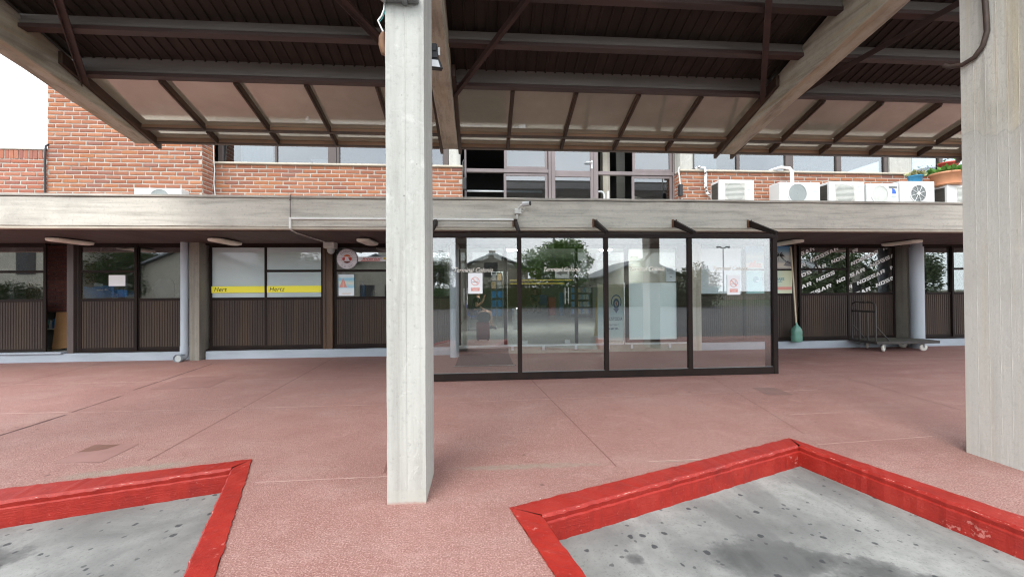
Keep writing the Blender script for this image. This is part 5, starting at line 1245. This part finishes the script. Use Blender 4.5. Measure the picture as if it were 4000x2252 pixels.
blobthing('folded_cloth', 'grey folded cloth heaped on the counter behind the blue bag', 'cloth', (-7.85, 9.5, 1.266), (.28, .16, .20), 'cloth_grey', 8)
mb = MB(); mb.hexa([(-9.04, 9.20, .19), (-8.60, 9.20, .25), (-8.60, 9.215, .25), (-9.04, 9.215, .19), (-9.02, 9.27, .985), (-8.60, 9.27, .985), (-8.60, 9.285, .985), (-9.02, 9.285, .985)]); tag(mb.build('cardboard_sheet', 'cardboard'), 'brown cardboard sheet leaning in the narrow opening below the dark bricks', 'cardboard')
mb = MB(); mb.box(-9.68, -9.1, 9.45, 9.75, .60, .62); tag(mb.build('low_shelf', 'offwhite_plastic'), 'low white shelf seen through the narrow opening beside the cardboard', 'shelf')
for k, (x, h) in enumerate(((-9.48, .24), (-9.40, .18), (-9.33, .21))):
    mb = MB(); mb.lathe([(.032, .621), (.034, .621+h*.6), (.013, .621+h*.8), (.013, .621+h)], (x, 9.55, 0), 12)
    tag(mb.build('bottle', ['bottle_green', 'grille_grey', 'jug_blue'][k]), ['green bottle at the outer end of the low shelf behind the cardboard', 'grey bottle between two others on the low shelf', 'blue bottle on the low shelf nearest the cardboard'][k], 'bottle', 'bottles on the low shelf')
mb = MB(); mb.lathe([(.055, 1.25), (.057, 1.30), (.050, 1.31), (.057, 1.33), (.057, 1.40), (.050, 1.415), (.057, 1.435), (.057, 1.51), (.048, 1.535), (.02, 1.555), (.02, 1.60)], (-2.671, 9.3, 0), 24); tag(mb.build('water_jug', 'jug_blue'), 'blue water cooler jug behind the window with the pier poster', 'water jug')
t = thing('ornament', 'pale twisted ornament beside the blue water jug', 'ornament', (-2.448, 9.3, 1.25))
mb = MB(); mb.tube([(-2.448, 9.3, 1.25), (-2.445, 9.3, 1.32), (-2.45, 9.3, 1.41)], [.022, .014, .012], 10); mb.tube([(-2.45, 9.3, 1.38), (-2.41, 9.3, 1.39), (-2.385, 9.3, 1.36)], .007); mb.tube([(-2.49, 9.3, 1.25), (-2.49, 9.3, 1.34), (-2.475, 9.3, 1.37)], .007); mb.build('figure', 'sill_stone', t)
mb = MB(); mb.box(-3.2, -.9, 9.2, 9.6, 1.21, 1.249); tag(mb.build('counter', 'bronze_frame_light'), 'dark counter carrying the blue water jug', 'counter')
mb = MB(); mb.box(-3.36, -2.93, 8.35, 8.55, 3.87, 3.99); mb.box(-3.40, -2.91, 8.33, 8.57, 3.99, 4.015); tag(mb.build('cream_box', 'curtain_white', bevel=.006), 'cream box standing on the sill inside the left upper window', 'box')
# ------------------------------------------------------------------ hall: furniture
for x, yy in ((.93, 13), (4.05, 13)):
    t = thing('hall_lamp', {(.93, 13): 'glowing oval ceiling lamp in the hall over the brochure rack', (4.05, 13): 'glowing oval ceiling lamp in the hall near the aqua frosted door'}[(x, yy)], 'lamp', (x, yy, 2.70), 'hall ceiling lamps')
    mb = MB(); mb.lathe([(.20, 2.744), (.22, 2.72), (.205, 2.701)], (x, yy, 0), 24); mb.build('base', 'white_metal', t)
    mb = MB(); mb.lathe([(.20, 2.70), (.17, 2.67), (.08, 2.65)], (x, yy, 0), 24); mb.build('diffuser', 'lamp_glow', t)
def chair(label, x, y, s=1, grp='blue hall chairs'):
    t = thing('hall_chair', label, 'chair', (x, y, .155), grp); z = .155
    mb = MB(); mb.hexa([(x-.22, y-.22, z+.42), (x+.24, y-.22, z+.44), (x+.24, y+.22, z+.44), (x-.22, y+.22, z+.42), (x-.22, y-.22, z+.45), (x+.24, y-.22, z+.47), (x+.24, y+.22, z+.47), (x-.22, y+.22, z+.45)]); mb.build('seat', 'plastic_blue', t, bevel=.012)
    mb = MB(); mb.hexa([(x-.24*s-.0, y-.21, z+.47), (x-.21*s, y-.21, z+.46), (x-.21*s, y+.21, z+.46), (x-.24*s, y+.21, z+.47), (x-.31*s, y-.20, z+.84), (x-.285*s, y-.20, z+.84), (x-.285*s, y+.20, z+.84), (x-.31*s, y+.20, z+.84)]); mb.build('backrest', 'plastic_blue', t, bevel=.010)
    for sx in (-1, 1):
        for sy in (-1, 1):
            mb = MB(); mb.tube([(x+sx*.17, y+sy*.18, z+.42), (x+sx*.23, y+sy*.20, z)], .012); mb.build('leg', 'grey_metal', t)
    return t
chair('blue plastic chair carrying the traveller beside the open hall door', -.21, 12.8)
t = thing('hall_chair', 'blue plastic chair facing the door beside the far seated person', 'chair', (3.32, 22, .155), 'blue hall chairs')
mb = MB(); mb.box(3.08, 3.56, 21.75, 22.2, .58, .62); mb.build('seat', 'plastic_blue', t, bevel=.01)
mb = MB(); mb.box(3.08, 3.56, 22.2, 22.24, .64, 1.16); mb.build('backrest', 'plastic_blue', t, bevel=.02)
for sx in (3.12, 3.52):
    for sy in (21.8, 22.15): mb = MB(); mb.box(sx-.015, sx+.015, sy-.015, sy+.015, .155, .579); mb.build('leg', 'grey_metal', t)
rk = thing('brochure_rack', 'tall wire brochure rack with blue pockets in the hall behind the traveller', 'rack', (.58, 13.4, .155))
mb = MB()
for x in (.30, .46, .66, .82):
    mb.tube([(x, 13.4, .155), (x, 13.4, 2.02)], .010, 6)
for z in (.5, .75, 1.0, 1.25, 1.5, 1.75, 2.0): mb.tube([(.30, 13.4, z), (.82, 13.4, z)], .007, 6)
mb.build('wire_frame', 'grille_grey', rk)
for i, x in enumerate((.38, .56, .74)):
    for j, z in enumerate((.55, .85, 1.15, 1.45, 1.72)):
        mb = MB(); mb.hexa([(x-.07, 13.33, z), (x+.07, 13.33, z), (x+.07, 13.38, z), (x-.07, 13.38, z), (x-.07, 13.30, z+.22), (x+.07, 13.30, z+.22), (x+.07, 13.38, z+.22), (x-.07, 13.38, z+.22)])
        mb.build('pocket', 'rack_blue' if j < 3 else ('wall_ochre' if (i+j) % 2 else 'cloth_grey'), rk)
mb = MB(); mb.lathe([(.13, .155), (.145, .80), (.15, .82), (.13, .82), (.12, .76)], (1.08, 12.8, 0), 24); tag(mb.build('litter_bin', 'steel_bright'), 'round steel litter bin right of the brochure rack', 'bin')
sc = thing('suitcase', 'dark red suitcase with a black bag on top beside the blue chair', 'suitcase', (.02, 9.9, .155))
mb = MB(); mb.box(-.15, .17, 9.8, 10.02, .19, .62); mb.build('shell', 'case_maroon', sc, bevel=.03, seg=3)
mb = MB(); mb.box(-.10, .13, 9.785, 9.799, .25, .42); mb.build('front_pocket', 'case_maroon', sc, bevel=.006)
for x in (-.11, .13): mb = MB(); mb.lathe([(.02, -.012), (.028, 0), (.02, .012)], (x, 9.9, .184), 12, 'y'); mb.build('wheel', 'black_plastic', sc)
mb = MB(); mb.tube([(-.06, 9.95, .62), (-.06, 9.95, .95), (-.03, 9.95, .97), (.05, 9.95, .97), (.08, 9.95, .95), (.08, 9.95, .62)], .009); mb.build('handle', 'grey_metal', sc)
blobthing('black_bag', 'black soft bag resting on the dark red suitcase', 'bag', (.02, 9.88, .625), (.17, .10, .14), 'cloth_dark', 12)
sh = thing('magazine_shelf', 'black shelving full of coloured magazines at the back of the hall', 'shelf', (4.45, 18, .155))
mb = MB()
for z in (.30, .62, .95, 1.25, 1.52): mb.box(3.95, 4.94, 17.9, 18.25, z, z+.03)
for x in (3.93, 4.921): mb.box(x, x+.02, 17.9, 18.25, .155, 1.6)
mb.box(3.95, 4.92, 18.251, 18.27, .155, 1.6); mb.build('frame', 'black_plastic', sh)
for z in (.331, .651, .981, 1.281):
    mb = MB(); x = 3.99
    while x < 4.80:
        w_ = R(.14, .2); mb.hexa([(x, 17.92, z), (x+w_-.02, 17.92, z), (x+w_-.02, 17.94, z), (x, 17.94, z), (x, 18.0, z+.22), (x+w_-.02, 18.0, z+.22), (x+w_-.02, 18.02, z+.22), (x, 18.02, z+.22)]); x += w_
    mb.build('magazine_row', 'print_mags', sh)
mb = MB(); mb.hexa([(3.32, 20.0, .155), (3.62, 20.0, .155), (3.62, 20.3, .155), (3.32, 20.3, .155), (3.28, 19.97, 1.02), (3.66, 19.97, 1.02), (3.66, 20.33, 1.02), (3.28, 20.33, 1.02)]); t = mb.build('waste_bin', 'bin_red', bevel=.03, seg=2); tag(t, 'red plastic waste bin in the hall right of the far blue chair', 'bin')
mb = MB(); mb.box(3.26, 3.68, 19.95, 20.35, 1.021, 1.06); mb.build('lid', 'bin_red', t, bevel=.012)
mb = MB(); mb.hexa([(3.80, 19.8, .155), (4.0, 19.8, .155), (4.0, 19.9, .155), (3.80, 19.9, .155), (3.80, 19.85, 1.3), (4.0, 19.85, 1.3), (4.0, 19.87, 1.3), (3.80, 19.87, 1.3)]); tag(mb.build('standing_panel', 'rack_blue'), 'blue standing panel between the red bin and the magazine shelf', 'panel')
ya_ = thing('floor_sign', 'yellow folding floor sign in the hall beside the magazine shelf', 'sign', (3.05, 10.4, .155))
for sg in (-1, 1):
    mb = MB(); mb.hexa([(2.95, 10.4+sg*.16, .157), (3.13, 10.4+sg*.16, .157), (3.13, 10.4+sg*.16+.012, .157), (2.95, 10.4+sg*.16+.012, .157), (2.99, 10.4+sg*.012, 1.22), (3.09, 10.4+sg*.012, 1.22), (3.09, 10.4+sg*.012+.01, 1.22), (2.99, 10.4+sg*.012+.01, 1.22)]); mb.build('leaf', 'sign_yellow', ya_, bevel=.003)

# ------------------------------------------------------------------ people
def skin(name, mat, parent, J, E, root=0, sub=2, smooth=True):
    """one continuous skinned surface over a joint graph: J = [(x, y, z, r)], E = edges"""
    org = ORG[parent]; me = bpy.data.meshes.new(name)
    me.from_pydata([Vector(j[:3])-org for j in J], E, []); me.materials.append(M[mat])
    o = bpy.data.objects.new(name, me); COL.objects.link(o); o.parent = parent; ORG[o] = org
    sk = o.modifiers.new('skin', 'SKIN'); sk.use_smooth_shade = True
    lay = me.skin_vertices[0].data if len(me.skin_vertices) else None
    if lay is None:
        bm = bmesh.new(); bm.from_mesh(me); bm.verts.layers.skin.verify(); bm.to_mesh(me); bm.free(); lay = me.skin_vertices[0].data
    for i, j in enumerate(J):
        r_ = j[3]; lay[i].radius = (r_, r_) if not isinstance(r_, tuple) else r_; lay[i].use_root = (i == root)
    ss = o.modifiers.new('round', 'SUBSURF'); ss.levels = ss.render_levels = sub
    return o
def figure(label, O, ax, ay, dim, shirt, pants, hair, rest):
    """seated person; local frame: f = facing, s = sideways (to the person's left), z up from the floor"""
    t = thing('person', label, 'person', O)
    f = Vector((ax, ay, 0)); s = Vector((-ay, ax, 0))
    W = lambda a, b, z: tuple(Vector(O)+f*a*dim+s*b*dim+Vector((0, 0, z*dim)))
    J = []; E = []
    def chain(pts, start=None):
        prev = start
        for p in pts:
            J.append((*W(*p[:3]), p[3]*dim)); i = len(J)-1
            if prev is not None: E.append((prev, i))
            prev = i
        return prev
    hip = chain([(0, 0, .52, .13)]); wa = chain([(.01, 0, .70, .125)], hip); ch = chain([(.05, 0, .90, .135)], wa); sh = chain([(.06, 0, 1.00, .10)], ch)
    nk = chain([(.07, 0, 1.07, .052), (.095, 0, 1.14, .055)], sh); hd = chain([(.11, 0, 1.20, .088), (.115, 0, 1.27, .092), (.10, 0, 1.33, .07)], nk)
    arms = []
    for sd, pts in rest['arms']:
        e = chain([(.06, sd*.17, .985, .058)], sh)
        e = chain(pts, e); a, b, z, r_ = pts[-1]; a0, b0, z0, _ = pts[-2]
        d = Vector((a-a0, b-b0, z-z0)).normalized(); side = d.cross(Vector((0, 0, 1))).normalized() if abs(d.z) < .95 else Vector((0, 1, 0))
        pm = Vector((a, b, z))+d*.05; pi_ = chain([(*pm, .028)], e)
        for k, l in enumerate((.062, .075, .078, .068)):
            q = pm+d*.035+side*(k-1.5)*.019; u = q+d*l*.5; v = q+d*l*.8-Vector((0, 0, l*.35)); chain([(*q, .009), (*u, .0085), (*v, .007)], pi_)
        q = Vector((a, b, z))+d*.03+side*.032*sd; chain([(*q, .011), (*(q+d*.03+side*.018*sd), .009), (*(q+d*.055+side*.016*sd), .008)], pi_)
    feet = []
    for sd, kn, an, toe in rest['legs']:
        h = chain([(.05, sd*.095, .50, .085)], hip); k_ = chain([(kn[0]*.55, sd*.10+kn[1]*.5, (.50+kn[2])*.5+.01, .078), (*kn, .060)], h)
        c_ = chain([((kn[0]*.65+an[0]*.35), (kn[1]*.65+an[1]*.35), (kn[2]*.65+an[2]*.35), .058), (*an, .038)], k_); chain([(*toe, .034)], c_); feet.append((an, toe))
    skin('body', 'skin', t, J, E, hip)
    # clothes follow the same joints
    SJ = [(*W(0, 0, .50), (.15*dim, .155*dim)), (*W(.01, 0, .70), (.14*dim, .15*dim)), (*W(.05, 0, .90), (.148*dim, .165*dim)), (*W(.06, 0, 1.0), .115*dim), (*W(.068, 0, 1.055), .062*dim)]; SE = [(0, 1), (1, 2), (2, 3), (3, 4)]
    for sd, pts in rest['arms']:
        p = pts[0]; m_ = (.06*.45+p[0]*.55, sd*.17*.45+p[1]*.55, .985*.45+p[2]*.55)
        SJ += [(*W(.06, sd*.17, .985), .073*dim), (*W(*m_), .066*dim)]; n = len(SJ); SE += [(3, n-2), (n-2, n-1)]
    skin('shirt', shirt, t, SJ, SE, 0)
    PJ = [(*W(0, 0, .53), (.142*dim, .15*dim))]; PE = []
    for sd, kn, an, toe in rest['legs']:
        PJ.append((*W(.05, sd*.10, .50), .098*dim)); PE.append((0, len(PJ)-1))
        e = .85 if rest.get('shorts') else 1
        PJ.append((*W(.05+(kn[0]-.05)*e, sd*.10+(kn[1]-sd*.10)*e, .50+(kn[2]-.50)*e), .074*dim)); PE.append((len(PJ)-2, len(PJ)-1))
        if not rest.get('shorts'):
            PJ.append((*W(an[0], an[1], an[2]+.03), .052*dim)); PE.append((len(PJ)-2, len(PJ)-1))
    skin('trousers' if not rest.get('shorts') else 'shorts', pants, t, PJ, PE, 0)
    for an, toe in feet:
        a, b = Vector(an), Vector(toe); d = (b-a)
        skin('shoe', 'shoe_grey', t, [(*W(*(a-d*.35-Vector((0, 0, .03)))), .048*dim), (*W(*(a+d*.1-Vector((0, 0, .02)))), .052*dim), (*W(*(a+d*.7)), .046*dim), (*W(*(a+d*1.15)), .040*dim)], [(0, 1), (1, 2), (2, 3)], 0)
    hc = W(.10, 0, 1.275); mb = MB(); n = 18; vs = []
    for j in range(9):
        tt = math.pi*.62*j/8
        for i in range(n):
            a = 2*math.pi*i/n; q = .108*dim*(1+R(-.04, .04)); loc = f*(math.sin(tt)*math.cos(a)*q*1.06-.018*dim)+s*(math.sin(tt)*math.sin(a)*q*.88)+Vector((0, 0, math.cos(tt)*q*1.02))
            if math.cos(a) > .35 and tt > 1.0: loc = loc*.86
            vs.append(Vector(hc)+loc)
    mb.add(vs, [(j*n+i, j*n+(i+1) % n, (j+1)*n+(i+1) % n, (j+1)*n+i) for j in range(8) for i in range(n)], True); mb.build('hair', hair, t, recalc=False)
    fc = lambda a, b, z: Vector(W(a, b, z))
    mb = MB(); mb.tube([fc(.195, 0, 1.275), fc(.213, 0, 1.24), fc(.20, 0, 1.228)], [.008*dim, .014*dim, .009*dim], 6); mb.build('nose', 'skin', t)
    mb = MB()
    for b in (-.034, .034): mb.tube([fc(.192, b-.011, 1.275), fc(.196, b, 1.276), fc(.192, b+.011, 1.275)], .006*dim, 6)
    mb.build('eyes', 'hair_dark', t)
    mb = MB(); mb.tube([fc(.190, -.022, 1.198), fc(.197, 0, 1.197), fc(.190, .022, 1.198)], .006*dim, 6); mb.build('mouth', 'ink_salmon', t)
    mb = MB()
    for b in (-.09, .09): mb.tube([fc(.10, b, 1.285), fc(.095, b*1.1, 1.26), fc(.105, b, 1.23)], [.010*dim, .014*dim, .008*dim], 6)
    mb.build('ears', 'skin', t)
    return t
figure('person in dark shorts sitting sideways on the blue chair behind the no smoking sheet', (-.22, 12.8, .155), 1, 0, 1.0, 'cloth_dark', 'cloth_navy', 'hair_dark',
       dict(shorts=True, arms=[(-1, [(.02, -.24, .74, .045), (.20, -.16, .86, .036), (.26, -.12, 1.00, .028)]), (1, [(.10, .22, .74, .045), (.26, .12, .62, .034), (.34, .10, .60, .027)])],
            legs=[(-1, (.46, -.11, .55), (.50, -.12, .13), (.64, -.13, .04)), (1, (.46, .12, .53), (.36, .14, .10), (.50, .15, .04))]))
figure('distant person in a dark top and pale trousers sitting at the back of the hall', (2.85, 21.9, .155), 0, -1, 1.0, 'cloth_dark', 'cloth_beige', 'hair_dark',
       dict(arms=[(-1, [(.03, -.23, .74, .045), (.22, -.14, .66, .034), (.30, -.08, .64, .027)]), (1, [(.03, .23, .74, .045), (.22, .14, .66, .034), (.30, .08, .64, .027)])],
            legs=[(-1, (.45, -.11, .53), (.42, -.12, .10), (.55, -.13, .04)), (1, (.45, .11, .53), (.46, .12, .10), (.59, .13, .04))]))
mb = MB(); mb.box(2.4, 3.05, 21.75, 22.2, .53, .575); t = mb.build('bench', 'black_plastic'); tag(t, 'dark bench carrying the distant seated person', 'bench')
for x in (2.45, 2.98): mb = MB(); mb.box(x, x+.03, 21.8, 22.15, .155, .529); mb.build('leg', 'grey_metal', t)

# ------------------------------------------------------------------ across the street: what the glass mirrors
def house(label, x0, x1, y0, y1, eave, ridge, wall, mats='roof_slate', wins=(), ov=.5):
    t = thing('gabled_house', label, 'house', ((x0+x1)/2, y1, -.16), 'houses across the street')
    mb = MB(); cxh = (x0+x1)/2
    mb.prism_y([(x0, -.16), (x1, -.16), (x1, eave), (cxh, ridge), (x0, eave)], y0, y1); mb.build('wall', wall, t)
    k = (ridge-eave)/(cxh-x0)
    for s in (-1, 1):
        xe = cxh+s*(cxh-x0+ov); ze = eave-k*ov
        mb = MB(); mb.prism_y([(cxh, ridge+.02), (xe, ze+.02), (xe, ze+.16), (cxh, ridge+.17)], y0-ov, y1+ov); mb.build('roof', mats, t)
    mb = MB(); mb.box(cxh-.35, cxh+.35, y1-2.6, y1-1.9, ridge-.1, ridge+.55); mb.build('chimney', wall, t)
    for (a, b, c, d) in wins:
        mb = MB(); mb.box(a, b, y1+.005, y1+.06, c, d); mb.build('window', 'room_dark', t)
    return t
house('beige gabled house mirrored in the first screen pane', -2.6, 4.8, -40, -30, 3.7, 5.3, 'wall_beige', wins=((.2, 1.6, 2.9, 4.4), (-1.9, -.6, .6, 1.9), (3.2, 4.4, .3, 2.3)))
house('ochre gabled house right of the mirrored round tree', 12.6, 21, -38, -29, 2.9, 4.6, 'wall_beige', wins=((15, 16.2, .8, 2), (18, 19.2, .8, 2)))
house('beige gabled house mirrored in the far left shop window', -39, -30.5, -26, -15, 5.2, 7.4, 'wall_beige', wins=((-34.6, -33.3, 2.9, 4.9), (-32.6, -31.6, .3, 2.3)))
house('pale gabled house mirrored above the blue bag', -27.5, -19, -28, -17, 3.6, 5.4, 'wall_beige', wins=((-23.6, -22.4, .8, 2.1), (-21.2, -20.4, .3, 2.2)))
house('beige gabled house mirrored in the windows with white slanted words', 44, 50, -40, -31, 3.6, 5.6, 'wall_beige', wins=((45, 46.2, .8, 2.2), (47.6, 48.8, .8, 2.2)))
house('grey gabled house mirrored behind the round sign', -14.5, -6.2, -33, -23, 3.3, 5.0, 'wall_beige', wins=((-12, -10.6, .8, 2.1), (-9.6, -8.4, .8, 2.1)))
def crown(rad, h, n, mat, seed):
    rnd = random.Random(seed); cl = []
    for k in range(26):
        a = rnd.uniform(0, 6.28); q = rnd.uniform(.1, .85)**.6; z = rnd.uniform(-.75, .8)
        w_ = math.sqrt(max(.05, 1-z*z*.8)); cl.append((Vector((rad*q*w_*math.cos(a), rad*q*w_*math.sin(a), h*z)), rnd.uniform(.24, .42)*rad))
    mb = MB()
    for k in range(n):
        c, r_ = rnd.choice(cl); d = Vector((rnd.gauss(0, 1), rnd.gauss(0, 1), rnd.gauss(0, 1))).normalized(); p = c+d*r_*rnd.uniform(.55, 1.08)
        u = Vector((rnd.gauss(0, 1), rnd.gauss(0, 1), rnd.gauss(0, .6))).normalized(); v = u.orthogonal().normalized(); s_ = rnd.uniform(.06, .12)*rad*.5
        mb.add([p, p+u*s_+v*s_*.4, p+u*s_*2, p+u*s_-v*s_*.4], [(0, 1, 2, 3)])
    return mb
def tree(label, x, y, zc, rad, h, mat, seed, lean=0):
    t = thing('street_tree', label, 'tree', (x, y, -.16), 'trees across the street')
    mb = MB(); mb.tube([(x, y, -.2), (x+.05, y, zc*.4), (x+lean*.5, y, zc*.8), (x+lean, y, zc+h*.3)], [.24, .19, .14, .05], 8)
    for k in range(5):
        a = k*1.3; mb.tube([(x+lean*.4, y, zc*.7), (x+math.cos(a)*rad*.4, y+math.sin(a)*rad*.4, zc), (x+math.cos(a)*rad*.7, y+math.sin(a)*rad*.7, zc+h*.35)], [.10, .06, .02], 6)
    mb.build('trunk', 'bark', t)
    mb = crown(rad, h, 9500, mat, seed); mb.v = [(a+x+lean, b+y, c+zc) for a, b, c in mb.v]; mb.build('crown', mat, t, recalc=False)
tree('broad round green tree mirrored in the second screen pane', 7.2, -27, 3.9, 3.3, 2.1, 'tree_leaf', 1)
tree('dull leaved tree mirrored behind the blue bag', -29, -17, 3.0, 2.6, 2.0, 'tree_leaf_dull', 2)
tree('dark bushy tree mirrored in the window with the round sign', -15.5, -16, 2.6, 3.2, 2.6, 'tree_leaf', 3)
tree('small shrubby tree below the mirrored left house', -33.2, -13, .9, 1.7, 1.1, 'tree_leaf_dull', 4)
tree('low dark tree at the right end of the mirrored street', 19.5, -24, 1.6, 2.4, 1.8, 'tree_leaf_dull', 5)
tree('tall thin tree mirrored left of the first house', -4.6, -26, 3.0, 2.0, 1.9, 'tree_leaf_dull', 6)
tree('added dark spreading tree dimming the glass left of the white slanted words', 41.5, -29, 4.2, 4.0, 4.0, 'tree_leaf_dull', 7)  # added to keep bright sky out of this window's mirror image
tree('added dark spreading tree dimming the right window with slanted words', 52.5, -30, 4.6, 4.4, 4.3, 'tree_leaf_dull', 8)  # likewise added, blocks the sky mirrored in the right-hand pane
mb = MB(); rnd = random.Random(31)  # added hedge: darkens the screen's mirror image so the hall shows through
mb.mat(0)
for k in range(7000):
    x = rnd.uniform(-13, 22); top = 2.0+.25*math.sin(x*1.3)+.2*math.sin(x*3.1); side = rnd.random()
    p = Vector((x, -25.4+(rnd.uniform(-.5, .5) if side < .3 else .5*rnd.choice((-1, 1))), -.16+(top if side < .3 else top*rnd.random())))
    u = Vector((rnd.gauss(0, 1), rnd.gauss(0, 1), rnd.gauss(0, .8))).normalized(); v = u.orthogonal().normalized(); s_ = rnd.uniform(.07, .14)
    mb.add([p, p+u*s_+v*s_*.5, p+u*s_*2, p+u*s_-v*s_*.5], [(0, 1, 2, 3)])
mb.mat(1).box(-13, 22, -25.8, -25.0, -.17, 1.7)
tag(mb.build('hedge', ['tree_leaf_dull', 'hedge_green'], recalc=False), 'long added dark hedge across the road, dimming what the screen mirrors', 'hedge')
mb = MB(); mb.tube([(7.0, -26.6, -.2), (7.0, -26.6, 9.5)], [.12, .08], 10); tag(mb.build('utility_pole', 'grey_metal'), 'plain grey pole standing before the mirrored round tree', 'pole')
t = thing('street_lamp', 'tall double headed street lamp mirrored in the last screen pane', 'street lamp', (35.6, -45, -.16))
mb = MB(); mb.tube([(35.6, -45, -.2), (35.6, -45, 7.6)], [.12, .07], 10); mb.build('post', 'grey_metal', t)
for s in (-1, 1): mb = MB(); mb.tube([(35.6, -45, 7.5), (35.6+s*.5, -45, 7.75), (35.6+s*.95, -45, 7.7)], [.05, .12, .16], 8); mb.build('lamp_head', 'grey_metal', t)
mb = MB(); rnd = random.Random(77)
for k in range(9000):
    x = rnd.uniform(-75, 27); h = 3.2+1.3*math.sin(x*.21)+.9*math.sin(x*.57+1)+.5*math.sin(x*1.7); p = Vector((x, -52+rnd.uniform(-2, 2), -.2+h*rnd.random()**.7))
    u = Vector((rnd.gauss(0, 1), rnd.gauss(0, 1), rnd.gauss(0, .7))).normalized(); v = u.orthogonal().normalized(); s_ = rnd.uniform(.25, .5)
    mb.add([p, p+u*s_+v*s_*.5, p+u*s_*2, p+u*s_-v*s_*.5], [(0, 1, 2, 3)])
o = mb.build('treeline', 'tree_leaf_dull', recalc=False); o['kind'] = 'stuff'; o['label'] = 'far line of dull green trees mirrored low in the glass'
mb = MB(); mb.box(20, 90, -47.3, -47, -.2, 1.1); tag(mb.build('boundary_wall', 'wall_beige'), 'long low wall across the street mirrored at the right', 'wall')
